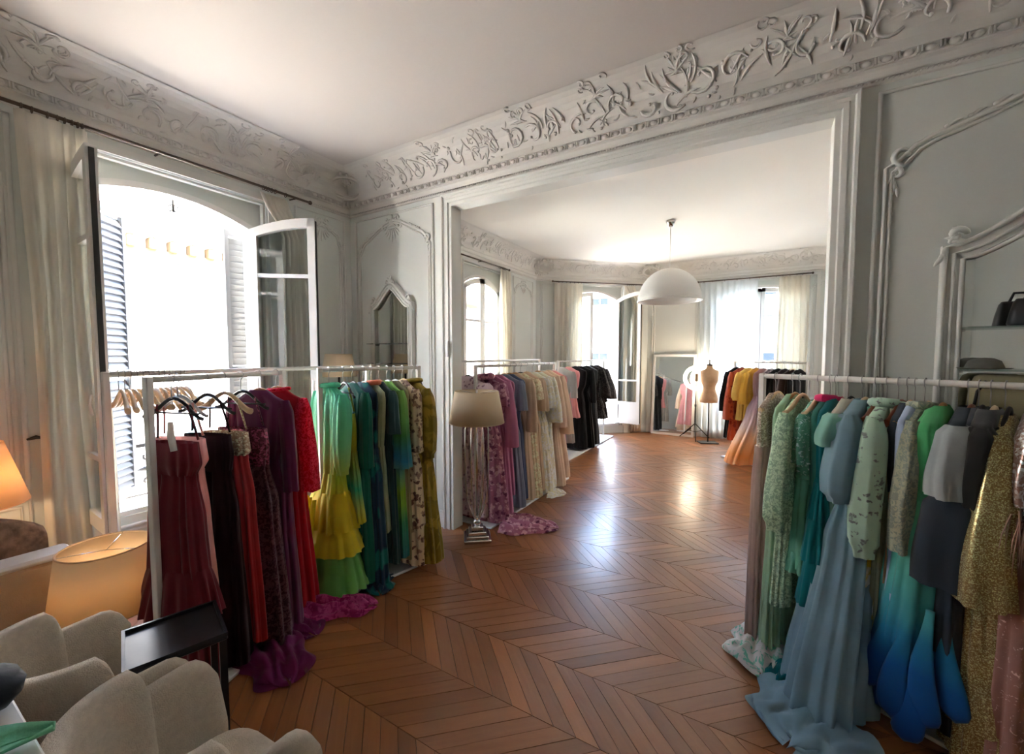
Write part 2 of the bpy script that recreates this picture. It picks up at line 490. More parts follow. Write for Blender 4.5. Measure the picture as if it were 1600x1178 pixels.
# ceilings (flat field inside the cove)
COVE_O, COVE_Z, COVE_R, COVE_H = 0.075, 3.13, 0.245, 0.23
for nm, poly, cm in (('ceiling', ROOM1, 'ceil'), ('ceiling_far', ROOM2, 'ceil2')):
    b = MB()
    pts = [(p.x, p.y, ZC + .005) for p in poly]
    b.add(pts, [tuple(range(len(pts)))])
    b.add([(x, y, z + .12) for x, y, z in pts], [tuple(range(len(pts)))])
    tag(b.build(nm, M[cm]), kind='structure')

PROFILE = [(0.0, 3.012), (0.012, 3.016), (0.018, 3.03), (0.012, 3.042), (0.02, 3.046), (0.026, 3.056), (0.038, 3.072), (0.055, 3.08),
           (0.055, 3.088), (0.06, 3.092), (0.066, 3.108), (0.072, 3.118), (0.08, 3.12), (0.08, 3.13), (0.075, 3.13)]
PROFILE += [(0.32 - COVE_R * cos(t * pi / 2), COVE_Z + COVE_H * sin(t * pi / 2)) for t in [i / 9 for i in range(1, 10)]]
def cornice(nm, poly, mt):
    b = MB()
    rings = []
    for (o, z) in PROFILE:
        rings.append([(p.x, p.y, z) for p in inset(poly, o)])
    # flat-shaded per band, doubled points keep the arrises crisp
    for i in range(len(rings) - 1):
        b.loft([rings[i], rings[i + 1]], True, smooth=False)
    return tag(b.build(nm, mt, None), kind='structure')
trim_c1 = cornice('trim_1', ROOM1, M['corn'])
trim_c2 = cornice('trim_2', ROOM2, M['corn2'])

# ---- plaster scrollwork on the cove: each cluster one piece
def cove_map(P, d, n):
    def f(a, s, lift):
        L = COVE_R * pi / 2 * 0.97
        if s <= L:
            v = s / L * pi / 2
            o = 0.32 - COVE_R * cos(v) + cos(v) * lift
            z = COVE_Z + COVE_H * sin(v) - sin(v) * lift
        else:
            o = 0.32 + (s - L); z = COVE_Z + COVE_H - lift
        q = P + d * a + n * o
        return (q.x, q.y, z)
    return f

def flat_map(wf):
    return lambda a, s, lift: wf.p(a, -lift, s)

def scroll(b, fm, rnd, a, s, r, a0, sweep, th, n=10, sides=5, shrink=0.72):
    pts, rs = [], []
    for i in range(n + 1):
        t = i / n
        q = r * (1 - shrink * t)
        an = a0 + sweep * t
        pts.append(fm(a + q * cos(an), s + q * sin(an), th * 0.35))
        rs.append(th * (0.45 + 0.75 * sin(pi * min(1, 0.15 + t * 0.95))))
    b.tube(pts, rs, sides)
    b.sphere(fm(a + r * (1 - shrink) * cos(a0 + sweep), s + r * (1 - shrink) * sin(a0 + sweep), th * .3), th * 1.15, 5, 4)

def leaf(b, fm, a, s, ln, an, th, bend=0.5, n=6, sides=5):
    pts, rs = [], []
    for i in range(n + 1):
        t = i / n
        w = an + bend * t
        pts.append(fm(a, s, th * .3)); rs.append(th * max(0.12, sin(pi * (0.1 + 0.88 * t)) ** 0.8))
        a += cos(w) * ln / n; s += sin(w) * ln / n
    b.tube(pts, rs, sides)

def cove_cluster(fm, a, ln, seed, big=1.0, detail=1.0):
    rnd = random.Random(seed)
    b = MB()
    lift = 0.17 + 0.10 * rnd.random()
    sg = rnd.choice((-1, 1))
    # main sweeping C scrolls
    for i in range(3):
        u = a + ln * (0.18 + 0.32 * i) + rnd.uniform(-.03, .03)
        rr = rnd.uniform(.05, .085) * big
        scroll(b, fm, rnd, u, 0.07 + rnd.uniform(0, .1), rr, rnd.uniform(0, 2 * pi), sg * rnd.uniform(3.6, 5.2), 0.0085 * big)
        sg = -sg
    for i in range(int(9 * detail)):
        u = a + rnd.random() * ln
        an = pi / 2 + rnd.uniform(-1.0, 1.0)
        leaf(b, fm, u, 0.03 + rnd.random() * 0.13, rnd.uniform(.09, .17) * big, an, 0.0085 * big, rnd.uniform(-1.4, 1.4))
    c = a + ln * rnd.uniform(.3, .7)
    for i in range(int(7 * detail)):      # palmette crest fanning up to the ceiling
        an = pi / 2 + (i - 3) * 0.33 + rnd.uniform(-.1, .1)
        leaf(b, fm, c + (i - 3) * .012, lift - .05, rnd.uniform(.08, .15) * big, an, 0.0075 * big, rnd.uniform(-1.1, 1.1))
    for i in range(int(5 * detail)):
        scroll(b, fm, rnd, c + rnd.uniform(-.14, .14), lift + rnd.uniform(-.02, .1), rnd.uniform(.022, .04) * big, rnd.uniform(0, 6), rnd.choice((-1, 1)) * 4.6, .0055 * big, 8)
    for i in range(int(10 * detail)):
        u = a + rnd.random() * ln
        leaf(b, fm, u, .015 + rnd.random() * .22, rnd.uniform(.03, .06), rnd.uniform(0, 6.28), .007, rnd.uniform(-1.5, 1.5), 4)
    for i in range(int(4 * detail)):
        u = a + rnd.random() * ln
        b.sphere(fm(u, .02 + rnd.random() * .2, .004), rnd.uniform(.008, .014), 5, 4)
    return b

def cove_run(parent, P, d, n, a0, a1, seed, ln=0.5, detail=1.0):
    P, d, n = Vector(P), Vector(d), Vector(n)
    fm = cove_map(P, d, n)
    k = max(1, round((a1 - a0) / ln)); st = (a1 - a0) / k
    for i in range(k):
        cove_cluster(fm, a0 + i * st, st, seed + i, 1.0 + 0.12 * (i % 2), detail).build('scroll_ornament', parent.data.materials[0], parent)

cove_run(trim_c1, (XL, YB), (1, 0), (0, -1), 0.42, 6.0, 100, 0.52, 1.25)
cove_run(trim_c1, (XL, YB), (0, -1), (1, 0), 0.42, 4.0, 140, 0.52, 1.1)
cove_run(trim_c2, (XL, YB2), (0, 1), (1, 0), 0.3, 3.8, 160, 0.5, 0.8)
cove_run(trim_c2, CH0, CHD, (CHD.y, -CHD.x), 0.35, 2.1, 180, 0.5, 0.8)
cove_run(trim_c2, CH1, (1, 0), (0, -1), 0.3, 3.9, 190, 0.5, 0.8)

def cartouche(parent, corner, diag, sc=1.0, seed=5):
    """oval shield with flowers in a cove corner"""
    rnd = random.Random(seed)
    d = Vector((diag[0], diag[1], 0)).normalized()
    side = Vector((-d.y, d.x, 0))
    up = (d * 0.62 + Vector((0, 0, 0.78))).normalized()
    nor = (d * 0.78 - Vector((0, 0, 0.62))).normalized()
    c = Vector((corner[0], corner[1], 0)) + d * 0.245 + Vector((0, 0, 3.235))
    fm = lambda a, s, l: tuple(c + side * a * sc + up * s * sc + nor * l)
    b = MB()
    for rx, ry, th in ((.155, .105, .014), (.128, .082, .007)):
        b.tube([fm(rx * cos(t), ry * sin(t), .01) for t in [2 * pi * i / 28 for i in range(28)]], th, 6, closed=True)
    for sx in (-1, 1):
        for i in range(6):
            an = (0.2 + i * 0.32) if sx > 0 else pi - (0.2 + i * 0.32)
            leaf(b, fm, .165 * cos(an - .9 * sx), .11 * sin(an - .9 * sx), .085, an - sx * .5, .013, sx * .9)
        scroll(b, fm, rnd, sx * .2, -.02, .05, pi / 2, -sx * 4.5, .012)
        scroll(b, fm, rnd, sx * .12, -.14, .05, 0, sx * 4.5, .012)
    for i in range(14):
        an = rnd.uniform(0, pi)
        b.sphere(fm(.11 * cos(an), .115 + .03 * rnd.random(), .012), rnd.uniform(.012, .02), 6, 4)
    for i in range(7):
        an = 2 * pi * i / 7
        b.sphere(fm(.035 * cos(an), .05 + .03 * sin(an), .012), .014, 6, 4)
    for i in range(5):
        leaf(b, fm, (i - 2) * .03, -.13, .08, -pi / 2 + (i - 2) * .45, .014, 0.2)
    b.build('cartouche', parent.data.materials[0], parent)
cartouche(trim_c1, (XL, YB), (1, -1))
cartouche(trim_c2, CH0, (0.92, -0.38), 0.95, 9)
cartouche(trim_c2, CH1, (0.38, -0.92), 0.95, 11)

# ---- egg mouldings (single pieces where they show large) and bead rows
egg = MB().sphere((0, 0, 0), 1, 6, 4, .026, .012, .017); dart = MB().box(-.004, .004, -.010, .010, -.016, .016)
egg.box(-.037, -.031, -.011, .011, -.016, .016).box(.031, .037, -.011, .011, -.016, .016)
egg_me = egg.mesh('egg_moulding'); egg_me.materials.append(M['corn'])
def eggs(P, d, n, a0, a1, parent, rz):
    a = a0
    while a < a1:
        q = Vector(P) + Vector(d) * a + Vector(n) * 0.066
        link('egg_moulding', egg_me, None, parent, (q.x, q.y, 3.104), rz)
        a += 0.082
eggs((XL, YB), (1, 0), (0, -1), 0.12, 5.5, trim_c1, 0)
eggs((XL, YB), (0, -1), (1, 0), 0.12, 2.6, trim_c1, pi / 2)
def beads(P, d, n, a0, a1, parent, z=3.03, o=0.018, st=0.021, r=.0085):
    b = MB(); a = a0
    while a < a1:
        q = Vector(P) + Vector(d) * a + Vector(n) * o
        x, y = q.x, q.y
        b.add([(x + r, y, z), (x - r, y, z), (x, y + r, z), (x, y - r, z), (x, y, z + r), (x, y, z - r)],
              [(0, 2, 4), (2, 1, 4), (1, 3, 4), (3, 0, 4), (2, 0, 5), (1, 2, 5), (3, 1, 5), (0, 3, 5)], True)
        a += st
    tag(b.build('bead_row', parent.data.materials[0], parent), kind='stuff')
beads((XL, YB), (1, 0), (0, -1), 0.06, 5.6, trim_c1)
beads((XL, YB), (0, -1), (1, 0), 0.06, 3.0, trim_c1)
beads((XL, YB2), (0, 1), (1, 0), 0.06, 4.0, trim_c2)
beads(CH1, (1, 0), (0, -1), 0.06, 3.6, trim_c2)

# ---- casing of the wide opening
def casing(nm, path, prof, plane_y, sgn, mat, parent=None):
    """path in (x,z), profile (outward, proud); mitred"""
    b = MB(); rings = []
    n = len(path)
    P = [Vector(p) for p in path]
    for (q, h) in prof:
        ring = []
        for i in range(n):
            d0 = (P[i] - P[i - 1]).normalized() if i > 0 else (P[1] - P[0]).normalized()
            d1 = (P[i + 1] - P[i]).normalized() if i < n - 1 else d0
            n0 = Vector((-d0.y, d0.x)); n1 = Vector((-d1.y, d1.x))
            k = q / (1 + n0.dot(n1))
            v = P[i] + (n0 + n1) * k
            ring.append((v.x, plane_y - sgn * h, v.y))
        rings.append(ring)
    for i in range(len(rings) - 1):
        b.loft([rings[i], rings[i + 1]], False, smooth=False)
    return b.build(nm, mat, parent)
CPROF = [(-.005, -.05), (-.005, .018), (.022, .018), (.028, .03), (.052, .032), (.058, .024), (.078, .024), (.084, .04), (.098, .042), (.104, .034), (.104, 0)]
t3 = casing('trim_3', [(OX0, 0), (OX0, OZ), (OX1, OZ), (OX1, 0)], CPROF, YB, 1, M['trim'])
tag(t3, kind='structure')
tag(casing('trim_4', [(OX0, 0), (OX0, OZ), (OX1, OZ), (OX1, 0)], CPROF, YB2, -1, M['trim']), kind='structure')
b = MB(); b.box(OX0 - .003, OX0 + .006, YB - .01, YB2 + .01, 0, OZ); b.box(OX1 - .006, OX1 + .003, YB - .01, YB2 + .01, 0, OZ); b.box(OX0, OX1, YB - .01, YB2 + .01, OZ - .006, OZ + .003)
tag(b.build('trim_5', M['trim']), kind='structure')

# ---- baseboards
def baseboard(nm, runs):
    b = MB()
    for wf, a0, a1 in runs:
        for q, z0, z1 in ((.018, 0, .13), (.010, .13, .15), (.024, .0, .03)):
            p = [wf.p(a0, 0, z0), wf.p(a1, 0, z0), wf.p(a1, -q, z0), wf.p(a0, -q, z0)]
            vs = p + [(x, y, z1) for x, y, z in p]
            b.add(vs, [(4, 5, 6, 7), (0, 1, 5, 4), (1, 2, 6, 5), (2, 3, 7, 6), (3, 0, 4, 7)])
    return tag(b.build(nm, M['trim']), kind='structure')
WF_B = WallFrame((XL, YB), (1, 0), (0, -1))
baseboard('baseboard_left', [(WF_L, 0, 5.53), (WF_L, 5.63, 9.73)])
baseboard('baseboard_back', [(WF_B, 0, OX0 - .104 - XL), (WF_B, OX1 + .104 - XL, 6.3)])
baseboard('baseboard_far', [(WF_C, 0, OP3['b0'] - .1), (WF_C, OP3['b1'] + .1, 2.38), (WF_3, 0, OP4['b0'] - .1), (WF_3, OP4['b1'] + .1, OP_FILL_R['b0'] - .1)])

# ---- wall panelling (boiserie)
def panel_line(b, wf, pts, r=.013):
    b.tube([wf.p(a, -r * .25, z) for a, z in pts], r, 6, up=(wf.n.x, wf.n.y, 0))
def boiserie(nm, wf, a0, a1, z0, z1, ornate=None, seed=1, cap=.09):
    """double rectangular moulding; ornate adds a curved top with carved crest and corners"""
    o = struct(nm)
    rnd = random.Random(seed)
    fm = flat_map(wf)
    c = (a0 + a1) / 2
    def top(t, i):
        u = abs(t)
        return z1 - i - .03 - cap * 1.9 * (1 - (1 - u) ** 1.5 * .0 - smooth(1 - u)) - .10 * smooth((u - .82) / .18)
    for k, (i, r) in enumerate(((0, .014), (.035, .010), (.058, .007))):
        if k == 2 and not ornate: continue
        b = MB()
        if ornate and k >= 1:
            w = (a1 - a0) / 2 - i
            pts = [(c + w * (-1 + 2 * j / 30), top(-1 + 2 * j / 30, i)) for j in range(31)]
            panel_line(b, wf, [(a0 + i, z0 + i)] + pts + [(a1 - i, z0 + i), (a0 + i, z0 + i)], r + .002)
        else:
            panel_line(b, wf, [(a0 + i, z0 + i), (a0 + i, z1 - i), (a1 - i, z1 - i), (a1 - i, z0 + i), (a0 + i, z0 + i)], r)
        b.build('panel_moulding', M['trim'], o)
    if ornate:
        q = min(1.25, .75 + (a1 - a0) * .3)
        b = MB()                       # crest
        for j in range(9):
            leaf(b, fm, c + (j - 4) * .012, z1 - .12, (.11 - .006 * abs(j - 4)) * q, pi / 2 + (j - 4) * .28, .012, rnd.uniform(-.6, .6))
        for j in range(7):
            leaf(b, fm, c + (j - 3) * .014, z1 - .14, (.13 - .02 * abs(j - 3)) * q, -pi / 2 + (j - 3) * .3, .011, 0)
        for sx in (-1, 1):
            scroll(b, fm, rnd, c + sx * .09 * q, z1 - .12, .04 * q, pi / 2, -sx * 4.5, .010)
            scroll(b, fm, rnd, c + sx * .06 * q, z1 - .05, .03 * q, 0, sx * 4.2, .009)
            b.sphere(fm(c, z1 - .2 - .03 * sx, 0), .011, 6, 4)
        b.build('crest_ornament', M['trim'], o)
        W_ = (a1 - a0) / 2 - .045
        for sx in (-1, 1):
            b = MB()
            e = c + sx * W_ * .93; ze = top(.93, .045)
            scroll(b, fm, rnd, e, ze + .03, .042 * q, -pi / 2, sx * 4.6, .013)
            scroll(b, fm, rnd, e + sx * .03, ze - .06, .026 * q, pi / 2, sx * 4.2, .010)
            for j in range(4):
                leaf(b, fm, e + sx * .035, ze - .05 - .02 * j, .06 * q, -pi / 2 - sx * (.25 * j - .3), .009, sx * .5)
            for j in range(6):
                t = .84 - .1 * j
                a_ = c + sx * W_ * t
                g_ = .45 + .25 * rnd.random()
                leaf(b, fm, a_, top(t, .045) + .008, .10 * q, g_ if sx < 0 else pi - g_, .012, -sx * -.5 if j % 2 else sx * .6)
                if j in (1, 2, 3):
                    leaf(b, fm, a_, top(t, .045) + .012, .06 * q, 1.2 if sx < 0 else pi - 1.2, .010, sx * 1.3)
                    b.sphere(fm(a_, top(t, .045) + .03, .004), .012, 6, 4)
            b.build('corner_ornament', M['trim'], o)
    return o
# back wall, left of the opening
boiserie('trim_6', WF_B, 0.09, 1.13, 0.80, 2.96, 'peak', 3)
boiserie('trim_7', WF_B, 0.09, 1.13, 0.20, 0.74)
# back wall, right of the opening
boiserie('trim_8', WF_B, 4.215, 5.95, 0.80, 2.965, 'peak', 7, .12)
boiserie('trim_9', WF_B, 4.215, 5.95, 0.20, 0.74)
# left wall between window and corner, and left of the curtain
boiserie('trim_10', WF_L, y2a(2.33), y2a(2.85), 0.80, 2.96, 'peak', 5, .05)
boiserie('trim_11', WF_L, y2a(2.33), y2a(2.85), 0.20, 0.74)
boiserie('trim_12', WF_L, y2a(-.35), y2a(.62), 0.80, 2.96, 'peak', 6)
boiserie('trim_13', WF_L, y2a(-.35), y2a(.62), 0.20, 0.74)
boiserie('trim_14', WF_L, y2a(.92), y2a(2.0), 0.18, 0.42)
# far room
boiserie('trim_15', WF_L, y2a(6.28), y2a(7.0), 0.80, 2.96, 'peak', 8, .06)
boiserie('trim_16', WF_L, y2a(6.28), y2a(7.0), 0.20, 0.74)
boiserie('trim_17', WF_C, 0.10, 0.46, 0.20, 2.96)
boiserie('trim_18', WF_3, 0.10, 0.94, 0.20, 2.96)
boiserie('trim_19', WF_3, 2.70, 3.14, 0.80, 2.96, 'peak', 12, .05)
boiserie('trim_20', WF_3, 2.70, 3.14, 0.20, 0.74)
# black cabinet key plate on the left wall panel
b = MB()
b.tube([WF_L.p(y2a(.62), -.02, 1.1), WF_L.p(y2a(.655), -.03, 1.11), WF_L.p(y2a(.69), -.02, 1.1)], [.006, .012, .006], 6)
k = b.build('wall_hook', M['dark']); tag(k, 'small black metal hook on the grey wall beside the left curtain', 'hook')
# light switch plate on the left jamb
b = MB(); b.bbox(OX0 - .045, OX0 - .02, YB - .046, YB - .03, 1.58, 1.72, .004)
tag(b.build('door_bolt_plate', M['white']), 'slim white plate on the left frame of the wide opening', 'plate')

# ------------------------------------------------------------------ chevron parquet
floor = struct('floor')
b = MB(); b.box(XL - .02, 2.7, -2.7, 8.9, -.06, -.012)
b.build('subfloor', M['subfloor'], floor)
ST, PW, SH = 0.345, 0.1037, 0.368
GAP = 0.0016
def plank_mb(sg, x=0, y=0, yc0=None, yc1=None, dz=0, out=None):
    m = out if out is not None else MB()
    if m.uv is None: m.uv = []
    y0, y1 = GAP, ST - GAP
    vs = []
    for z in (-.012, 0.0 + dz):
        for (u, yy) in ((GAP, y0), (PW - GAP, y0), (PW - GAP, y1), (GAP, y1)):
            vs.append((x + u + sg * SH * yy / ST, y + yy, z))
    m.add(vs, [(3, 2, 1, 0), (4, 5, 6, 7), (0, 1, 5, 4), (1, 2, 6, 5), (2, 3, 7, 6), (3, 0, 4, 7)])
    ou, ov = random.random() * 5, random.random() * 5
    if out is None: ou = ov = 0
    for z in range(2):
        for (u, v) in ((0, 0), (0, .07), (.5, .07), (.5, 0)):
            m.uv.append((u + ou, v + ov))
    return m
random.seed(11)
planks = []
Y00 = 1.2105
k0 = int((-2.6 - Y00) / ST) - 1
for k in range(k0, k0 + 36):
    y = Y00 + k * ST
    if y + ST < -2.62 or y > 8.85: continue
    sg = 1 if k % 2 == 0 else -1
    x0 = -1.704 if sg > 0 else -1.704 + SH
    for j in range(-40, 60):
        x = x0 + j * PW
        cx, cy = x + PW / 2 + sg * SH / 2, y + ST / 2
        if cx < XL - .1 or cx > 2.62 or cy > 8.95: continue
        if cy > 7.0 and cx < -3.9 + (cy - 7.0) * 1.05 - 0.2: continue
        planks.append((x, y, sg, cx, cy))
cR = cam.matrix_world.copy()
def proj(x, y, z):
    fx, fy = -sin(YAW), cos(YAW)
    rx, ry = cos(YAW), sin(YAW)
    fwd = x * fx + y * fy
    sx = x * rx + y * ry
    dep = fwd * cos(PITCH) - (z - CAMH) * sin(PITCH)
    vy = fwd * sin(PITCH) + (z - CAMH) * cos(PITCH)
    return (800 + FPX * sx / dep, 589 - FPX * vy / dep, dep)
def seen(p):
    u, v, dep = proj(p[3], p[4], 0)
    return dep > 0.3 and 330 < u < 1300 and v < 1240 and p[4] > 0.4
cand = sorted([p for p in planks if seen(p)], key=lambda p: p[3] ** 2 + p[4] ** 2)
near = set((p[0], p[1]) for p in cand[:295])
pm = {1: plank_mb(1).mesh('plank'), -1: plank_mb(-1).mesh('plank')}
for me in pm.values(): me.materials.append(M['parquet'])
rest = MB()
for (x, y, sg, cx, cy) in planks:
    if (x, y) in near:
        link('plank', pm[sg], None, floor, (x, y, random.uniform(-.0006, .0006)))
    else:
        plank_mb(sg, x, y, dz=random.uniform(-.0006, .0006), out=rest)
tag(rest.build('plank_field', M['parquet'], floor), kind='stuff')
# ================================================================== WINDOWS
def sweep_frame(b, wf, path, w, q0, q1):
    """rectangular section swept along an open (a,z) path; w = width to the inside (right-hand side)"""
    P = [Vector(p) for p in path]; n = len(P)
    rings = []
    for i in range(n):
        d0 = (P[i] - P[i - 1]).normalized() if i > 0 else (P[1] - P[0]).normalized()
        d1 = (P[i + 1] - P[i]).normalized() if i < n - 1 else d0
        n0 = Vector((d0.y, -d0.x)); n1 = Vector((d1.y, -d1.x))
        v = P[i] + (n0 + n1) * (w / (1 + n0.dot(n1)))
        rings.append([wf.p(P[i].x, q0, P[i].y), wf.p(P[i].x, q1, P[i].y), wf.p(v.x, q1, v.y), wf.p(v.x, q0, v.y)])
    b.loft(rings, True, cap=True, smooth=False)

def arch_path(op, n=14, i=0.0):
    b0, b1, zs, zt, z0 = op['b0'] + i, op['b1'] - i, op['zs'], op['zt'], op['z0']
    pts = [(b0, z0)]
    for k in range(n + 1):
        a = lerp(b0, b1, k / n)
        pts.append((a, arch_z(a, op['b0'], op['b1'], zs, zt) - i))
    pts.append((b1, z0))
    return pts

def casement(win, wf, hinge, sgn, w, op, ang, bars, panel=None):
    """sgn +1: hinged at the left jamb, -1: at the right; local x runs from hinge to meeting stile"""
    zb = op['z0'] + .05
    W = (op['b1'] - op['b0']) / 2
    inset_ = 0.055
    ztop = lambda x: op['zs'] + (op['zt'] - op['zs']) * (1 - (1 - min(1, (x + .04) / W)) ** 2) - inset_
    d = wf.d * sgn
    cr = d.x * wf.n.y - d.y * wf.n.x
    rz = atan2(d.y, d.x) + (1 if cr > 0 else -1) * radians(ang)
    hp = wf.p(hinge, op['dep'] - .02, 0)
    st, th = .062, .026
    b = MB()
    n = 9
    # outer contour bands
    b.box(0, st, -th, th, zb, ztop(0)); b.box(w - st, w, -th, th, zb, ztop(w - st)); b.box(st, w - st, -th, th, zb, zb + .09)
    xs = [lerp(0, w, k / n) for k in range(n + 1)]
    poly = [(x, ztop(x)) for x in xs] + [(x, ztop(x) - .075) for x in reversed(xs)]
    for k in range(n):
        q = [(xs[k], ztop(xs[k]) - .075), (xs[k + 1], ztop(xs[k + 1]) - .075), (xs[k + 1], ztop(xs[k + 1])), (xs[k], ztop(xs[k]))]
        b.prism(q, 'y', -th, th)
    if panel:
        b.box(st, w - st, -th * .5, th * .5, zb + .09, panel)
        b.box(st, w - st, -th, th, panel - .03, panel + .03)
    c = b.build('casement', M['white'], win, hp, rz)
    for zb_ in bars:
        MB().box(st - .005, w - st + .005, -.018, .018, zb_ - .016, zb_ + .016).build('glazing_bar', M['white'], c)
    MB().box(w - .004, w + .007, -.012, .012, zb + .02, ztop(w) - .02).build('gasket', M['gasket'], c)
    MB().tube([(w - .03, -th - .02, 1.25), (w - .03, -th - .03, 1.31), (w - .03, -th - .02, 1.37)], .008, 6).build('handle', M['white'], c)
    lo = panel or (zb + .09)
    zz = [lo] + sorted(bars) + [None]
    for k in range(len(zz) - 1):
        if zz[k + 1] is not None:
            p = MB().box(st - .005, w - st + .005, -.002, .002, zz[k], zz[k + 1])
        else:
            x_ = [lerp(st - .005, w - st + .005, i / 8) for i in range(9)]
            p = MB().prism([(x_[0], zz[k]), (x_[-1], zz[k])] + [(x, ztop(x) - .07) for x in reversed(x_)], 'y', -.002, .002)
        p.build('pane', M['glass'], c)
    return c

def window(nm, wf, op, angs, bars, panel=None, transom=False):
    o = struct(nm)
    b = MB(); sweep_frame(b, wf, arch_path(op), .045, op['dep'] - .01, op['dep'] + .09)
    b.build('window_frame', M['white'], o)
    b = MB(); b.add([wf.p(*q) for q in ((op['b0'], op['dep'] - .09, op['z0']), (op['b1'], op['dep'] - .09, op['z0']), (op['b1'], op['dep'] + .2, op['z0']), (op['b0'], op['dep'] + .2, op['z0']),
                                       (op['b0'], op['dep'] - .09, op['z0'] + .035), (op['b1'], op['dep'] - .09, op['z0'] + .035), (op['b1'], op['dep'] + .2, op['z0'] + .02), (op['b0'], op['dep'] + .2, op['z0'] + .02))],
                    [(4, 5, 6, 7), (0, 1, 5, 4), (1, 2, 6, 5), (2, 3, 7, 6), (3, 0, 4, 7)])
    b.build('window_sill', M['white'], o)
    # moulded surround on the wall face
    b = MB()
    pth = [(op['a0'], op['z0']), (op['a0'], op['z1']), (op['a1'], op['z1']), (op['a1'], op['z0'])]
    sweep_frame(b, wf, pth, -.055, -.022, 0.0)
    sweep_frame(b, wf, [(x, z) for x, z in pth], -.02, -.034, 0.0)
    sweep_frame(b, wf, pth, .018, .02, .06)
    b.build('surround', M['trim'], o)
    w = (op['b1'] - op['b0']) / 2 - .045
    if angs[0] is not None: casement(o, wf, op['b0'] + .042, 1, w, op, angs[0], bars, panel)
    if angs[1] is not None: casement(o, wf, op['b1'] - .042, -1, w, op, angs[1], bars, panel)
    return o
win1 = window('window_1', WF_L, OP1, (93, 127), (2.28, 0.98))
win2 = window('window_2', WF_L, OP2, (0, 0), (2.12, 1.0))
win3 = window('window_3', WF_C, OP3, (0, 128), (1.08,), 0.62)
win4 = window('window_4', WF_3, OP4, (0, 0), (2.3, 1.3), 0.62)
fill_win_l = window('window_5', WF_L, OP_FILL_L, (0, 0), (2.28, 0.98))  # added out of view as a fill light source
fill_win_r = window('window_6', WF_3, OP_FILL_R, (0, 0), (2.3, 1.3), 0.62)  # added out of view to brighten the far room
# espagnolette keep at the top of the first window
b = MB(); q = WF_L.p(y2a(1.48), .2, 2.80)
b.sphere((q[0] + .02, q[1], 2.815), .022, 8, 5); b.tube([(q[0] - .03, q[1], 2.80), (q[0] - .03, q[1], 2.70)], .008, 6)
for s in (-1, 1):
    b.tube([(q[0] - .03, q[1], 2.76), (q[0] - .03, q[1] + s * .03, 2.74), (q[0] - .03, q[1] + s * .035, 2.76)], .006, 5)
    b.tube([(q[0] - .03, q[1], 2.72), (q[0] - .03, q[1] + s * .025, 2.70), (q[0] - .03, q[1] + s * .03, 2.72)], .006, 5)
b.build('iron_keep', M['dark'], win1)

# ---- louvred shutters outside window 1
slat_me = {}
def shutter(nm, label, P, Q, z0, z1, n=40):
    P, Q = Vector(P), Vector(Q); d = Q - P; w = d.length
    o = thing(nm, label, 'shutter', (P.x, P.y, z0), atan2(d.y, d.x))
    h = z1 - z0
    for x in (0, w - .035): MB().box(x, x + .035, -.016, .016, 0, h).build('stile', M['shut'], o)
    for z in (0, h - .06, h * .42): MB().box(.035, w - .035, -.016, .016, z, z + .06).build('rail', M['shut'], o)
    key = round(w, 3)
    if key not in slat_me:
        m = MB(); m.add([(.03, -.013, -.032), (w - .03, -.013, -.032), (w - .03, .013, .026), (.03, .013, .026), (.03, -.013, -.026), (w - .03, -.013, -.026), (w - .03, .013, .032), (.03, .013, .032)],
                        [(0, 1, 2, 3), (7, 6, 5, 4), (0, 4, 5, 1), (1, 5, 6, 2), (2, 6, 7, 3), (3, 7, 4, 0)])
        me = m.mesh('slat'); me.materials.append(M['shut']); slat_me[key] = me
    for i in range(n):
        z = .08 + (h - .16) * (i + .5) / n
        if abs(z - (h * .42 + .03)) < .05: continue
        link('slat', slat_me[key], None, o, (0, 0, z))
    return o
M['shut'] = paint('shutter_paint', (0.12, 0.115, 0.11), 0.55, 0.04)
shutter('louvred_shutter', 'grey louvred shutter folded beside the right jamb of the open window', (-4.05, 2.10), (-4.05, 1.88), .52, 2.70)
shutter('louvred_shutter', 'grey louvred shutter seen at a slant at the left edge of the open window', (-4.0, 1.0), (-4.25, 1.27), .50, 2.70)

# ---- iron guard rails
def spiral(b, cx, cz, r, a0, sw, x, th=.011, n=14):
    b.tube([(x, cx + r * (1 - .8 * i / n) * cos(a0 + sw * i / n), cz + r * (1 - .8 * i / n) * sin(a0 + sw * i / n)) for i in range(n + 1)], th, 5)
def guard(nm, label, y0, y1, z0, z1, x, loc=(0, 0, 0), rz=0):
    o = thing(nm, label, 'railing', loc, rz)
    MB().box(x - .025, x + .025, y0, y1, z1 - .03, z1).build('top_rail', M['dark'], o)
    MB().box(x - .01, x + .01, y0, y1, z0, z0 + .015).build('bottom_rail', M['dark'], o)
    n = max(2, round((y1 - y0) / .33)); st = (y1 - y0) / n
    for i in range(n):
        c = y0 + (i + .5) * st; zc = (z0 + z1) / 2
        b = MB()
        for s in (-1, 1):
            spiral(b, c + s * st * .2, zc + .11, st * .22, pi / 2, -s * 5.2, x)
            spiral(b, c + s * st * .2, zc - .11, st * .22, -pi / 2, s * 5.2, x)
            b.tube([(x, c + s * st * .46, z0), (x, c + s * st * .40, zc - .08), (x, c + s * st * .16, zc), (x, c + s * st * .40, zc + .08), (x, c + s * st * .46, z1 - .02)], .011, 5)
        b.tube([(x, c - st * .3, zc), (x, c - st * .15, zc), (x, c, zc)], [.006, .024, .006], 6)
        b.tube([(x, c + st * .3, zc), (x, c + st * .15, zc), (x, c, zc)], [.006, .024, .006], 6)
        b.build('scroll_panel', M['dark'], o)
    return o
gl = guard('balcony_railing', 'black wrought iron scroll railing outside the open left window', .84, 2.10, .44, .87, -4.34)
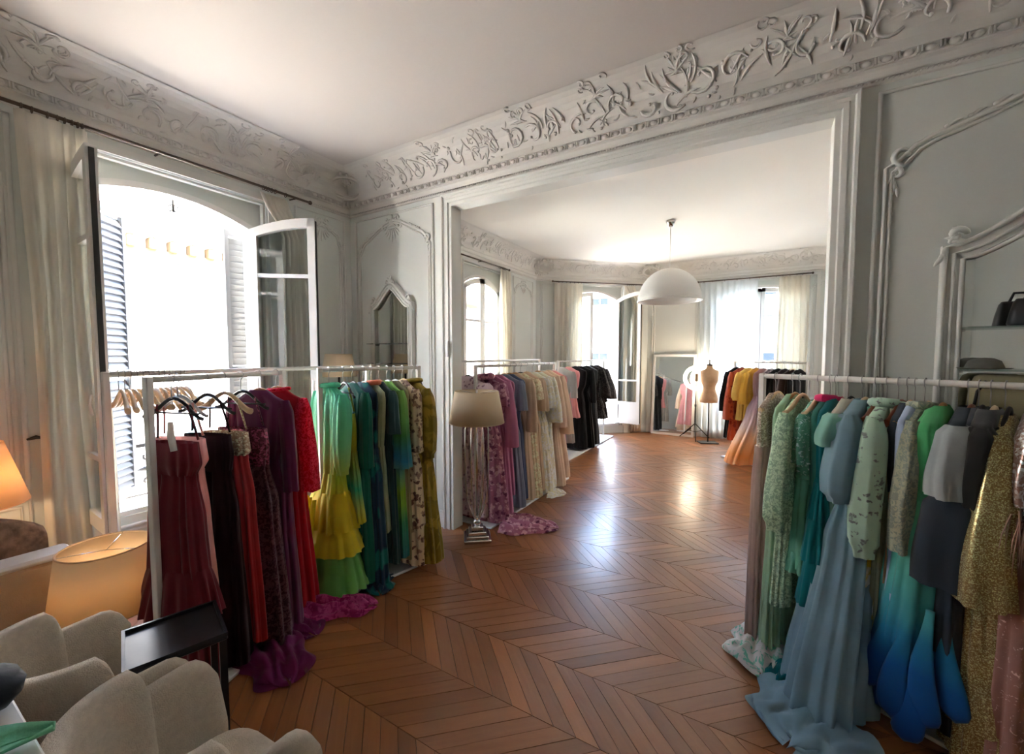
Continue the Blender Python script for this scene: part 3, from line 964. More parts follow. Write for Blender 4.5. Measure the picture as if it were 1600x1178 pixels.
for y in (.845, 2.085):
    for z in (.46, .84): MB().box(-4.35, -3.69, y - .012, y + .012, z - .01, z + .015).build('wall_stay', M['dark'], gl)
q = WF_C.p(0.55, .55, 0)
guard('balcony_railing', 'black wrought iron railing outside the far open French window', 0, 1.4, .16, 1.05, 0, (q[0], q[1], 0), atan2(CHD.y, CHD.x) - pi / 2)

# ---- curtain rods and curtains
ring_me = MB().tube([(0, .017 * cos(2 * pi * i / 10), .017 * sin(2 * pi * i / 10)) for i in range(10)], .0035, 5, closed=True).mesh('ring')
ring_me.materials.append(M['rod'])
def rod(label, wf, a0, a1, z, rings, q=-.12):
    o = thing('curtain_rod', label, 'curtain rod', wf.p((a0 + a1) / 2, q, z))
    c = Vector(wf.p((a0 + a1) / 2, q, z))
    L = lambda a, qq, zz: tuple(Vector(wf.p(a, qq, zz)) - c)
    MB().tube([L(a0, q, z), L(a1, q, z)], .011, 8).build('rod', M['rod'], o)
    for a in (a0, a1):
        MB().sphere(L(a, q, z), .019, 8, 6).build('finial', M['rod'], o)
    for a in (a0 + .12, (a0 + a1) / 2, a1 - .12):
        MB().tube([L(a, 0, z + .01), L(a, q, z + .004)], .007, 6).build('bracket', M['rod'], o)
    rz = atan2(wf.d.y, wf.d.x)
    for a in rings:
        link('ring', ring_me, None, o, L(a, q, z - .006), rz)
    return o
def curtain(label, wf, a0, a1, z0, z1, folds, amp, mat, q=-.12, seed=0, sway=0.0, flare=1.0, tie=None, quick=False):
    rnd = random.Random(seed)
    na, nz = folds * 8, 26
    ph = [rnd.uniform(0, 6.28) for _ in range(4)]
    c = Vector(wf.p((a0 + a1) / 2, q, 0))
    rows = []
    for j in range(nz + 1):
        t = j / nz; z = lerp(z1, z0, t)
        row = []
        for i in range(na + 1):
            u = i / na
            am = amp * (0.45 + 0.55 * smooth(t * 4)) * (1 + .35 * sin(u * 9 + ph[0]))
            wv = sin(u * folds * 2 * pi + ph[1] + .5 * sin(t * 3 + ph[2]) ) + .3 * sin(u * folds * 4.3 * pi + ph[3] + t * 2)
            w = lerp(1.0, flare, t)
            if tie: w *= 1 - .45 * exp(-((z - tie) / .35) ** 2)
            a = lerp(a0, a1, .5 + (u - .5) * w) + (sway * t if not quick else sway * smooth(t * 9)) + .008 * sin(7 * t + ph[2] + u * 5)
            v = Vector(wf.p(a, q - am * wv, z)) - c
            row.append(tuple(v))
        rows.append(row)
    b = MB().loft(rows, False)
    # back layer gives the cloth thickness
    o = b.build('curtain', mat, None, tuple(c))
    md = o.modifiers.new('thickness', 'SOLIDIFY'); md.thickness = .004
    return tag(o, label, 'curtain')
rod('brown curtain rod across the open window at left', WF_L, y2a(.20), y2a(2.40), 2.99, [y2a(v) for v in (.66, .7, .76, .8, .83, .86, .885, .905, 1.98, 2.0, 2.02, 2.05, 2.08, 2.17)])
curtain('off-white linen curtain hanging left of the open window', WF_L, y2a(.64), y2a(.93), .02, 2.965, 5, .028, M['curtain'], seed=1, flare=1.12, sway=.05)
curtain('off-white linen curtain bundled behind the open right casement', WF_L, y2a(1.98), y2a(2.22), .02, 2.965, 5, .022, M['curtain'], seed=2, q=-.065, sway=.17, quick=True)
rod('brown curtain rod over the far room left window', WF_L, y2a(4.45), y2a(5.95), 2.99, [y2a(v) for v in (4.48, 4.52, 4.56, 5.65, 5.7, 5.74, 5.78, 5.82)])
curtain('narrow curtain at the near side of the far left window', WF_L, y2a(4.42), y2a(4.66), .02, 2.965, 3, .03, M['curtain'], seed=3, flare=1.2)
curtain('cream curtain with deep folds at the far side of the far left window', WF_L, y2a(5.66), y2a(5.98), .02, 2.965, 5, .035, M['curtain'], seed=4, flare=1.15, sway=.06)
rod('brown curtain rod over the slanted bay window', WF_C, .30, 2.22, 2.99, [.42, .5, .58, .66, .74, .82, .88, 1.86, 1.9, 1.94, 1.98])
curtain('cream curtain hanging left of the slanted bay window', WF_C, .34, .92, .02, 2.965, 6, .035, M['curtain'], seed=5)
curtain('cream curtain bundled behind the open bay casement', WF_C, 1.80, 2.04, .02, 2.965, 4, .022, M['curtain'], seed=6, q=-.065, sway=.2, quick=True)
rod('brown curtain rod over the far right window', WF_3, .95, 2.72, 2.97, [1.05, 1.2, 1.4, 1.6, 1.8, 1.95, 2.2, 2.3, 2.4, 2.5, 2.58])
curtain('sunlit white sheer curtain behind the dress form', WF_3, 1.0, 1.93, .02, 2.945, 9, .026, M['sheer'], seed=7)
curtain('off-white curtain at the right end of the far rod', WF_3, 2.24, 2.68, .02, 2.945, 5, .035, M['curtain'], seed=8)

curtain('white sheer curtain drawn across the window left of the camera', WF_L, y2a(-1.85), y2a(-.45), .02, 2.965, 12, .02, M['sheer'], seed=9, q=-.08)  # added sheer, spreads the fill window's light evenly
curtain('white sheer curtain drawn across the window at the far right corner', WF_3, 3.2, 4.28, .02, 2.945, 9, .02, M['sheer'], seed=10, q=-.08)  # added sheer, keeps a direct sun patch off the far floor
# ================================================================== OUTSIDE
tag(MB().box(-80, 60, -60, 90, -9.2, -9.0).build('ground_street', M['street']), 'pale street far below the windows', None, None, 'structure')

tag(MB().box(-2.0, 3.0, 8.96, 9.75, -.12, .10).build('balcony_floor', M['facade']), 'sunlit stone balcony slab outside the far right windows', None, None, 'structure')  # slab added to bounce sun up onto the far ceiling
_q = [WF_C.p(-.3, .19, 0), WF_C.p(2.30, .19, 0), WF_C.p(2.60, .95, 0), WF_C.p(-.3, .95, 0)]
tag(MB().prism([(v[0], v[1]) for v in _q], 'z', -.12, .10).build('balcony_floor', M['facade']), 'stone balcony slab outside the slanted bay window', None, None, 'structure')  # second slab added for upward bounce through the bay window

def far_building(nm, label, P, d, length, z0, z1, rows, cols, first, pitch, ww, mat, shutters=False):
    """P start of the facade line, d direction; outward normal is to the right of d"""
    P, d = Vector(P), Vector(d).normalized(); n = Vector((d.y, -d.x))
    o = thing(nm, label, 'building', (P.x, P.y, z0), atan2(d.y, d.x))
    # local: x along facade, -y is the outward normal
    h = z1 - z0
    b = MB(); b.box(0, length, 0, 6, 0, h)
    b.build('facade_wall', mat, o)
    for (zs, zt) in rows:
        for c in range(cols):
            x = first + c * pitch
            f = MB(); f.box(x - .08, x, -.05, .02, zs - z0, zt - z0 + .1); f.box(x + ww, x + ww + .08, -.05, .02, zs - z0, zt - z0 + .1); f.box(x - .1, x + ww + .1, -.07, .02, zt - z0, zt - z0 + .12); f.box(x - .12, x + ww + .12, -.10, .02, zs - z0 - .08, zs - z0)
            f.box(x + ww / 2 - .03, x + ww / 2 + .03, -.03, .02, zs - z0, zt - z0); f.box(x, x + ww, -.03, .02, zt - z0 - .48, zt - z0 - .43)
            w = f.build('window', M['facade'], o)
            for k in (0, 1):
                xa = x + k * ww / 2
                MB().box(xa + .03, xa + ww / 2 - .03, -.015, .01, zt - z0 - .42, zt - z0 - .02).build('pane', M['fglass'], w)
                MB().box(xa + .03, xa + ww / 2 - .03, -.015, .01, zs - z0 + .02, zt - z0 - .5).build('pane', M['teal'] if (shutters and k == 0) else M['fglass2'], w)
    return o
M['fglass2'] = paint('far_window_curtained', (0.62, 0.64, 0.66), 0.3, 0.08, 0.8)
# across the street, facing the left windows (facade looks towards +X)
fb = far_building('apartment_building', 'sunlit stone apartment building across the street seen through the left window', (-13, -18), (0, 1), 40, -9, 6.3, [(1.55, 3.97), (-1.9, .5)], 18, 3.9, 1.9, .8, M['facade'], True)
m = MB(); m.box(0, 40, -.42, 0, 13.6 - .02, 13.78); m.box(0, 40, -.30, 0, 13.45, 13.6)
m.build('stone_balcony', M['facade'], fb)
m = MB(); m.box(0, 40, -.16, 0, 13.02, 13.18); m.build('ochre_band', M['facade2'], fb)
br = MB().bbox(-.09, .09, -.28, 0, -.16, .10, .02).mesh('bracket'); br.materials.append(M['facade2'])
for i in range(60):
    link('bracket', br, None, fb, (6 + i * .42, 0, 13.33))
dn = MB().box(-.03, .03, -.05, 0, -.09, .09).mesh('dentil'); dn.materials.append(M['facade2'])
for i in range(70): link('dentil', dn, None, fb, (12 + i * .14, 0, 12.88))
m = MB(); m.box(0, 40, -.05, 0, 12.5, 12.55); m.build('string_course', M['facade'], fb)
m = MB()
for i in range(160): m.box(4 + i * .14, 4.02 + i * .14, -.40, -.38, 13.78, 14.6)
m.box(0, 40, -.42, -.36, 14.6, 14.65); tag(m.build('balcony_grille', M['dark'], fb), kind='stuff')
m = MB(); m.add([(0, .2, 15.3), (40, .2, 15.3), (40, 2.2, 17.6), (0, 2.2, 17.6), (0, 6, 17.6), (40, 6, 17.6)], [(0, 1, 2, 3), (3, 2, 5, 4)]); m.build('zinc_roof', M['zinc'], fb)
far_building('apartment_building', 'pale apartment building beyond the far bay windows', (-22, 26), (1, 0), 50, -9, 6.0, [(3.2, 5.2), (-.6, 1.7), (-4, -1.9)], 14, 3, 3.2, 1.1, M['facade'])
# ================================================================== GARMENT RACKS
class Rack:
    def __init__(self, label, P, Q, zb, hw=.18, plate=True, post=.0145, ext=0.0):
        P, Q = Vector(P), Vector(Q)
        self.P, self.d = P, (Q - P).normalized(); self.L = (Q - P).length; self.zb = zb
        self.n = Vector((self.d.y, -self.d.x))          # local +x, towards the room
        self.rz = atan2(self.n.y, self.n.x)
        c = (P + Q) / 2
        o = thing('clothes_rack', label, 'clothes rack', (c.x, c.y, 0), self.rz)
        h = self.L / 2
        # local: x across, y along the bar (d is local +y)
        if plate: MB().bbox(-hw, hw, -h - .04, h + .04, .003, .022, .004).build('base_plate', M['plate'], o)
        else:
            for s in (-1, 1): MB().box(-hw, hw, s * h - .02, s * h + .02, .003, .03).build('foot', M['rackw'], o)
        for s in (-1, 1):
            MB().bbox(-post, post, s * h - post, s * h + post, .02, zb + post, .003).build('post', M['rackw'], o)
        MB().tube([(0, -h, zb), (0, h, zb)], post * .95, 12).build('hanging_rail', M['rackw'], o)
    def at(self, s, u=0.0):
        return self.P + self.d * s + self.n * u

HG = {'wood': 'wood_h', 'pale': 'wood_p', 'black': 'black_h', 'white': 'white_h', 'brown': 'brown_h'}
HN = {'wood': 'honey wooden', 'pale': 'pale wooden', 'black': 'black', 'white': 'white', 'brown': 'brown wooden'}
hanger_cache = {}
def hanger(rack, s, kind, holds, hw=.168, tilt=0.0, du=0.0):
    q = rack.at(s, du)
    o = thing('clothes_hanger', holds, 'hanger', (q.x, q.y, rack.zb), rack.rz + tilt)
    key = (kind, hw)
    if key not in hanger_cache:
        n = 14
        pts = [(lerp(-hw, hw, i / n), .012 * (1 - (2 * i / n - 1) ** 2), -.092 - .082 * smooth(abs(2 * i / n - 1)) + .004 * cos(pi * (2 * i / n - 1))) for i in range(n + 1)]
        b = MB(); b.tube(pts, [.0075 + .006 * (abs(2 * i / n - 1)) for i in range(n + 1)] if kind in ('wood', 'brown', 'pale') else .007, 7, flat=1.25)
        if kind == 'black': b.tube([(-hw * .9, 0, -.155), (hw * .9, 0, -.155)], .0045, 5)
        r = .0205
        hk = MB(); hk.tube([(0, 0, -.088), (0, 0, -.05), (0, 0, -.03)] + [(r * sin(t), 0, -r * cos(t)) for t in [0.2 + 4.0 * i / 9 for i in range(10)]], .0022, 5)
        hanger_cache[key] = (b.mesh('hanger_body'), hk.mesh('hook'))
        hanger_cache[key][0].materials.append(M[HG[kind]]); hanger_cache[key][1].materials.append(M['hook'])
    link('hanger_body', hanger_cache[key][0], None, o)
    link('hook', hanger_cache[key][1], None, o)
    return o

# ------------------------------------------------------------------ cloth
def foldset(rnd, ks):
    return [(2 * (k // 2) if k > 20 else k, rnd.uniform(0, 6.28), rnd.uniform(.55, 1.0), rnd.uniform(-1.0, 1.0)) for k in ks]
def F(fs, th, z):
    return sum(a * (2.1 * abs(sin(.5 * (k * th + p + dr * z))) - 1.25) for k, p, a, dr in fs) / len(fs) * 1.55
def interp(prof, z):
    # prof sorted from top to bottom: (z, ...)
    if z >= prof[0][0]: return prof[0][1:]
    for i in range(len(prof) - 1):
        if prof[i][0] >= z >= prof[i + 1][0]:
            t = (prof[i][0] - z) / max(1e-6, prof[i][0] - prof[i + 1][0])
            t = smooth(t) * .6 + t * .4
            return tuple(lerp(a, c, t) for a, c in zip(prof[i][1:], prof[i + 1][1:]))
    return prof[-1][1:]

def cloth_loft(prof, z0, z1, rnd, ks=(7, 12, 17), n=96, m=28, hemwave=0.5, power=.8):
    """rings of a flattened tube between heights z0 (top) and z1; prof rows: (z, half width, half depth, cx, cy, fold)"""
    fs = foldset(rnd, ks)
    rings = []
    for i in range(m + 1):
        z = lerp(z0, z1, i / m)
        w, t, cx, cy, f = interp(prof, z)
        ring = []
        for j in range(n):
            th = 2 * pi * j / n
            c, s = cos(th), sin(th)
            ff = F(fs, th, z * 2) * f
            e = 2.0 * power
            xx = math.copysign(abs(c) ** e, c) if power != 1 else c
            ring.append((cx + (w + ff * .55) * math.copysign(abs(c) ** power, c), cy + (t + ff) * math.copysign(abs(s) ** power, s),
                         z + (hemwave * ff * .7 if i > m - 3 else 0) * (i - m + 3) / 3))
        rings.append(ring)
    return MB().loft(rings, True)

def sleeve_mb(side, ws, zs, ln, rnd, r0=.05, r1=.04, out=.02, cuff=None, puff=0.0, ry=0.75, ks=(4, 7), fwd=0.0):
    fs = foldset(rnd, ks)
    n, m = 22, 18
    rings = []
    for i in range(m + 1):
        t = i / m
        z = zs - ln * t
        x = side * (ws - .012 + out * smooth(t * 1.3))
        r = lerp(r0, r1, t) + puff * sin(pi * min(1, t * 1.02)) ** 1.2
        if t < .12: r *= .55 + .45 * t / .12
        if cuff and t > .9: r = lerp(r, cuff, smooth((t - .9) / .06))
        f = (.006 + .014 * t) if not puff else .012
        y = fwd * t + .006 * sin(5 * t + side)
        rings.append([(x + (r * .9 + F(fs, 2 * pi * j / n, z * 3) * f) * cos(2 * pi * j / n), y + (r * ry + F(fs, 2 * pi * j / n, z * 3) * f * .8) * sin(2 * pi * j / n), z) for j in range(n)])
    return MB().loft(rings, True)

def ruffle_mb(w, t, cx, cy, z0, z1, ex, rnd, k=16, amp=.02, n=96):
    fs = foldset(rnd, (k, k + 5, 5))
    rings = []
    m = 6
    for i in range(m + 1):
        u = i / m
        g = u ** .8
        rings.append([(cx + (w + ex * g + amp * g * F(fs, 2 * pi * j / n, 0)) * math.copysign(abs(cos(2 * pi * j / n)) ** .85, cos(2 * pi * j / n)),
                       cy + (t + ex * .7 * g + amp * g * F(fs, 2 * pi * j / n, 0)) * math.copysign(abs(sin(2 * pi * j / n)) ** .85, sin(2 * pi * j / n)),
                       lerp(z0, z1, u) + amp * .35 * g * F(fs, 2 * pi * j / n, 3)) for j in range(n)])
    return MB().loft(rings, True)

def train_mb(x0, y0, dx, dy, w0, w1, rnd, h=.05, nu=30, nv=26):
    """cloth spilled on the floor, from (x0,y0) along (dx,dy)"""
    L = sqrt(dx * dx + dy * dy); ux, uy = dx / L, dy / L
    ph = [rnd.uniform(0, 6.28) for _ in range(5)]
    top, bot = [], []
    for i in range(nu + 1):
        t = i / nu
        row, rb = [], []
        for j in range(nv + 1):
            v = -1 + 2 * j / nv
            w = lerp(w0, w1, smooth(t)) * (1 + .12 * sin(9 * t + ph[0])) * (sqrt(max(0.02, 1 - max(0, (t - .75) / .25) ** 2)))
            env = (1 - v * v) ** .5 * (1 - smooth((t - .7) / .3) * .6)
            fold = (abs(sin(v * 7 + ph[1] + 1.4 * sin(t * 3 + ph[2]))) * .75 + .25 * abs(sin(t * 11 + v * 5 + ph[3])))
            z = .006 + h * env * (.25 + .75 * fold) * lerp(1.3, .55, t)
            bend = .12 * L * sin(t * 2.2 + ph[4])
            x = x0 + ux * L * t - uy * (w * v + bend * t)
            y = y0 + uy * L * t + ux * (w * v + bend * t)
            e = (.03 * sin(v * 9 + ph[3]) + .018 * sin(v * 23 + ph[0])) * t
            row.append((x + ux * e, y + uy * e, z)); rb.append((x, y, .003))
        top.append(row); bot.append(rb)
    return MB().loft(top, False)

def strap_mb(x, zt, zb, y=0.0, r=.006, dx=0.0):
    return MB().tube([(x, y, zt), (x + dx * .5, y + .012, lerp(zt, zb, .5)), (x + dx, y + .02, zb)], r, 5, flat=.4)

GSEED = [1]
def garment(rack, s, name, label, cat, mat, hem=.06, sw=.185, th=.034, waist=None, hipw=None, hw=.2, ht=.06, folds=.017, ks=(7, 12, 17), sleeve=None,
            mat2=None, hang='wood', hang_label=None, du=0.0, tilt=0.0, cxh=0.0, cyh=0.0, neck=.055, collar=None, straps=False, ruffles=(), train=None, belt=None,
            group=None, top=None, power=.8, drop=.0, holds=None, extra=None):
    """sleeve: dict(len, r0, r1, out, cuff, puff, mat, both)"""
    GSEED[0] += 1
    rnd = random.Random(GSEED[0] * 7 + 3)
    q = rack.at(s, du)
    o = thing(name, label, cat, (q.x, q.y, 0), rack.rz + tilt, group)
    zt = rack.zb - .088 - drop
    zsh = zt - .075
    wz = (waist or (.98, .13, .035))
    if straps:
        ztop = zt - .20
        prof = [(ztop, sw * .86, th, 0, 0, folds * .25), (ztop - .10, sw * .92, th * 1.15, 0, 0, folds * .4)]
    else:
        ztop = zt - .004
        prof = [(ztop, neck, th * .55, 0, 0, 0), (ztop - .022, neck + .035, th * .7, 0, 0, 0), (zsh, sw, th * .85, 0, 0, folds * .2), (zsh - .05, sw + .004, th * 1.05, 0, 0, folds * .4), (zsh - .2, sw * .95, th * 1.15, 0, 0, folds * .6)]
    hip = (wz[0] - .2, hipw or lerp(wz[1], hw, .45), lerp(wz[2], ht, .55), cxh * .2, cyh * .2, folds * .9)
    prof += [(wz[0], wz[1], wz[2], cxh * .05, cyh * .05, folds * .7), hip, (hem, hw, ht, cxh, cyh, folds * 1.5)]
    prof = [p for i, p in enumerate(prof) if p[0] >= hem - 1e-6]
    zw = wz[0]
    if hem < zw - .12:
        cloth_loft(prof, ztop, zw, rnd, ks, m=20, hemwave=0, power=power).build('bodice', top or mat, o)
        cloth_loft(prof, zw + .004, hem, rnd, ks, m=34, power=power).build('skirt', mat2 or mat, o)
    else:
        cloth_loft(prof, ztop, hem, rnd, ks, m=26, power=power).build('bodice', top or mat, o)
    if straps:
        for sd in (-1, 1):
            strap_mb(sd * .085, zt - .03, ztop + .01, 0, .007, sd * .03).build('strap', top or mat, o)
    if sleeve:
        sl = dict(len=.5, r0=.055, r1=.045, out=.03, cuff=None, puff=0.0, mat=None, ry=.7)
        sl.update(sleeve)
        for sd in (1, -1):
            sleeve_mb(sd, sw, zsh + .012, sl['len'], rnd, sl['r0'], sl['r1'], sl['out'], sl['cuff'], sl['puff'], sl['ry']).build('sleeve', sl['mat'] or top or mat, o)
    if collar:
        pts = [((neck + .03) * cos(t), (th * .8 + .012) * sin(t), ztop - .012 + .01 * cos(t)) for t in [2 * pi * i / 18 for i in range(18)]]
        MB().tube(pts, collar[0], 7, closed=True).build('collar', collar[1] or mat, o)
    for (z0, z1, ex, rm) in ruffles:
        w, t, cx, cy, f = interp(prof, z0)
        ruffle_mb(w + .004, t + .004, cx, cy, z0, z1, ex, rnd).build('ruffle', rm or mat, o)
    if belt:
        w, t, cx, cy, f = interp(prof, belt[0])
        pts = [(cx + (w + .006) * cos(a), cy + (t + .008) * sin(a), belt[0]) for a in [2 * pi * i / 24 for i in range(24)]]
        bb = MB().tube(pts, belt[1], 6, closed=True)
        bb.build('belt', belt[2] or mat, o)
    if train:
        train_mb(train[0], train[1], train[2], train[3], train[4], train[5], rnd, train[6] if len(train) > 6 else .05).build('train', train[7] if len(train) > 7 else (mat2 or mat), o)
    if extra: extra(o, rnd, prof)
    if hang:
        hl = holds or label
        for sep in (' with ', ', ', ' and '):
            if len(('%s hanger for the %s' % (HN[hang], hl)).split()) > 16: hl = hl.split(sep)[0]
        hanger(rack, s, hang, hang_label or ('%s hanger for the %s' % (HN[hang], hl)), tilt=tilt, du=du)
    return o
# ------------------------------------------------------------------ racks in place
R_RED = Rack('white clothes rack holding the red and plum gowns by the open window', (-2.286, .74), (-2.54, 1.484), 1.488)
R_GRN = Rack('white clothes rack holding the green and floral gowns at the left wall', (-2.47, 1.69), (-2.30, 2.43), 1.497)
R_EMP = Rack('empty white clothes rack against the window behind the red gowns', (-2.86, .757), (-2.88, 2.42), 1.497, .12, plate=False)
R_RGT = Rack('white clothes rack at right holding mint, blue and gold dresses', (.025, 2.765), (1.38, 2.117), 1.478, .16)
R_FLA = Rack('white clothes rack behind the opening holding mauve and cream gowns', (-2.25, 3.13), (-2.25, 4.86), 1.488, .2)
R_FLB = Rack('bare white clothes rack by the far left window behind the mauve gowns', (-2.84, 3.45), (-2.84, 5.6), 1.52, .12, plate=False)
R_FLC = Rack('white clothes rack holding black garments near the bay window', (-2.60, 5.75), (-2.58, 7.86), 1.49, .2)
R_FRD = Rack('white clothes rack holding rust and yellow garments in the far room', (-.31, 7.3), (.56, 6.6), 1.488, .2)

# ---- RED RACK
f_wine = fab('wine_crepe', (92, 22, 32)); f_blush = fab('blush_satin', (205, 150, 145), kind='satin', tl=.3); f_blk = fab('burgundy_black', (30, 8, 16), sheen=.1)
f_red = fab('scarlet_crepe', (150, 8, 26), tl=.15); f_redlace = fab('red_lace', (180, 18, 42), (212, 56, 82), kind='lace', scale=60, tl=.45)
f_plum = fab('plum_velvet', (84, 22, 62), sheen=.5); f_burg = fab('burgundy_sequin', (66, 8, 26), (150, 70, 96), kind='sequin', scale=110)
f_burgs = fab('burgundy_sheer', (58, 18, 30), (84, 52, 58), kind='lace', scale=45, tl=.25, alpha=.93)
f_beige = fab('beige_sequin', (150, 120, 92), (220, 200, 170), kind='sequin', scale=120); f_mag = fab('magenta_chiffon', (140, 26, 92), (168, 60, 116), kind='lace', scale=30, tl=.3)
f_purp = fab('purple_chiffon', (96, 16, 74), tl=.25, alpha=.95)
gr = 'gowns on the red rack'
def bow(o, rnd, prof):
    MB().tube([(.05, -.05, 1.30), (.08, -.075, 1.25), (.10, -.08, 1.18)], [.012, .016, .014], 6, flat=.4).build('strap_ribbon', M['white_h'], o)
garment(R_RED, .085, 'evening_gown', 'dark wine red gown with a flared side ruffle, nearest on the red rack', 'gown', f_wine, hem=.05, straps=True, sw=.15, waist=(1.05, .11, .03), hipw=.135, hw=.20, ht=.075, cxh=.0, hang='black',
        ruffles=[(.62, .40, .05, f_wine)], group=gr, du=.02, extra=bow)
garment(R_RED, .17, 'evening_gown', 'blush pink satin gown half hidden behind the wine red gown', 'gown', f_blush, hem=.35, straps=True, sw=.165, waist=(1.05, .12, .03), hw=.17, ht=.04, hang='white', group=gr, du=-.05)
garment(R_RED, .27, 'evening_gown', 'black burgundy column gown between the wine and beige gowns', 'gown', f_blk, hem=.04, straps=True, sw=.155, waist=(1.02, .13, .032), hw=.20, ht=.06, hang='black', group=gr)
garment(R_RED, .35, 'evening_gown', 'gown with beige sequin bodice and narrow bright red skirt', 'gown', fab('red_silk', (150, 24, 26), kind='satin'), hem=.10, straps=True, sw=.16, waist=(1.08, .13, .03), hw=.205, ht=.03, top=f_beige, hang='pale', group=gr, du=.02)
garment(R_RED, .46, 'evening_gown', 'deep burgundy sequined gown with sheer grey panels and purple hem', 'gown', f_burg, hem=.03, straps=True, sw=.175, waist=(1.0, .15, .045), hw=.25, ht=.10, mat2=f_burgs, folds=.02, hang='black', group=gr, train=(.16, -.06, .28, -.16, .16, .13, .06, f_purp), du=.02)
garment(R_RED, .60, 'evening_gown', 'plum velvet long-sleeved gown beside the scarlet gown', 'gown', f_plum, hem=.03, sw=.18, waist=(1.0, .15, .045), hw=.24, ht=.08, sleeve=dict(len=.52, r0=.05, r1=.042), hang='wood', group=gr, train=(.14, 0, .2, -.05, .16, .1, .05, f_purp))
garment(R_RED, .735, 'evening_gown', 'scarlet gown with red lace sleeves and magenta train', 'gown', f_red, hem=.03, sw=.185, waist=(1.0, .15, .05), hipw=.17, hw=.23, ht=.10, top=f_red, sleeve=dict(len=.56, r0=.055, r1=.05, out=.05, mat=f_redlace), hang='wood', group=gr,
        train=(.16, .0, .38, .12, .13, .11, .10, f_mag), collar=(.012, f_redlace))

# ---- EMPTY HANGERS ON THE RACK BY THE WINDOW
for i in range(13):
    hanger(R_EMP, .05 + i * .024 + (.3 if i == 12 else 0) * 0, 'pale', 'empty pale wooden hanger in the row on the rack by the open window', hw=.2, tilt=radians(-8 + (i * 37 % 17)))['group'] = 'empty wooden hangers by the window'

# ---- GREEN RACK
f_mint = fab('mint_yellow_tulle', [(0.0, (52, 150, 110)), (.22, (92, 170, 110)), (.42, (150, 180, 80)), (.62, (196, 180, 42)), (.80, (170, 180, 76)), (1.05, (120, 190, 140)), (1.35, (84, 184, 150))], kind='ombre', tl=.3, k=1.35)
f_yel = fab('yellow_organza', (200, 180, 40), tl=.35, k=1.3); f_lgr = fab('leaf_green_tulle', (110, 170, 90), tl=.3, k=1.3)
f_dteal = fab('bottle_green_crepe', (6, 84, 72)); f_navy = fab('navy_teal_print', (12, 44, 66), (8, 92, 92), kind='floral', scale=7)
f_sage = fab('sage_satin', (142, 150, 112), kind='satin'); f_lime = fab('lime_blue_print', [(0, (20, 80, 110)), (.4, (40, 110, 70)), (.62, (120, 160, 40)), (.86, (40, 110, 140)), (1.05, (50, 110, 60)), (1.35, (120, 170, 80))], kind='ombre')
f_olive = fab('olive_taupe', (132, 124, 92)); f_flor = fab('cream_brown_floral', (190, 172, 144), (98, 70, 62), (140, 110, 92), kind='floral', scale=21, thr=.45)
f_must = fab('olive_mustard_silk', (112, 96, 24), (140, 118, 40), kind='lace', scale=9, tl=.2); f_orng = fab('terracotta_cotton', (178, 96, 70)); f_dgrn = fab('dark_teal_silk', (8, 58, 62), kind='satin')
gg = 'gowns on the green rack'
garment(R_GRN, .06, 'tulle_dress', 'mint to yellow tulle dress with ruffled tiers, nearest on the green rack', 'dress', f_mint, hem=.10, sw=.19, th=.05, waist=(.82, .14, .06), hipw=.17, hw=.20, ht=.13, folds=.022, ks=(7, 11, 17), hang='white', group=gg, du=.0,
        sleeve=dict(len=.52, r0=.06, r1=.05, puff=.02, cuff=.04, out=.0), collar=(.017, f_mint), ruffles=[(.70, .47, .085, f_yel), (.52, .32, .095, f_yel), (.36, .08, .10, f_lgr)],
        extra=lambda o, r, p: [MB().tube([(x, -.15, .68), (x + .02, -.19, .45), (x - .01, -.2, z)], [.016, .018, .02], 6, flat=.25).build('sash', f_yel, o) for x, z in ((.03, .15), (.10, .22), (-.02, .3))])
garment(R_GRN, .155, 'slip_dress', 'yellow and green slip dress just behind the ruffled tulle dress', 'dress', fab('yellow_green_silk', [(0, (200, 180, 50)), (.55, (190, 180, 50)), (.72, (50, 150, 110)), (1.0, (190, 180, 50)), (1.2, (170, 180, 60))], kind='ombre', k=1.3), hem=.5, straps=True, sw=.17, waist=(.95, .16, .03), hw=.26, ht=.04, hang='black', group=gg)
garment(R_GRN, .22, 'evening_gown', 'plain bottle green long-sleeved gown on the green rack', 'gown', f_dteal, hem=.06, sw=.19, waist=(.95, .16, .04), hw=.23, ht=.07, hang='black', group=gg, sleeve=dict(len=.5, r0=.05, r1=.045))
garment(R_GRN, .30, 'evening_gown', 'navy and teal printed gown whose hem reaches the floor', 'gown', f_navy, hem=.02, sw=.185, waist=(.95, .16, .045), hw=.26, ht=.07, hang='white', group=gg, train=(.12, -.02, .16, -.05, .14, .1, .05, f_navy))
garment(R_GRN, .36, 'blouse_dress', 'sage satin dress with terracotta shoulders in the middle of the green rack', 'dress', f_sage, top=f_sage, hem=.35, sw=.18, waist=(.95, .15, .03), hw=.2, ht=.04, hang='pale', group=gg, collar=(.02, f_orng))
garment(R_GRN, .42, 'evening_gown', 'dark teal silk gown left of the lime printed dress', 'gown', f_dgrn, hem=.12, sw=.185, waist=(.95, .16, .03), hw=.235, ht=.045, hang='wood', group=gg, sleeve=dict(len=.3, r0=.045, r1=.05))
garment(R_GRN, .485, 'printed_dress', 'lime, green and blue printed dress with bell sleeves', 'dress', f_lime, hem=.14, sw=.185, waist=(.95, .16, .035), hw=.23, ht=.05, hang='white', group=gg, sleeve=dict(len=.55, r0=.05, r1=.075, out=.03))
garment(R_GRN, .545, 'straight_dress', 'plain taupe olive dress falling straight beside the floral gown', 'dress', f_olive, hem=.10, sw=.18, waist=(.95, .165, .03), hw=.215, ht=.04, hang='white', group=gg)
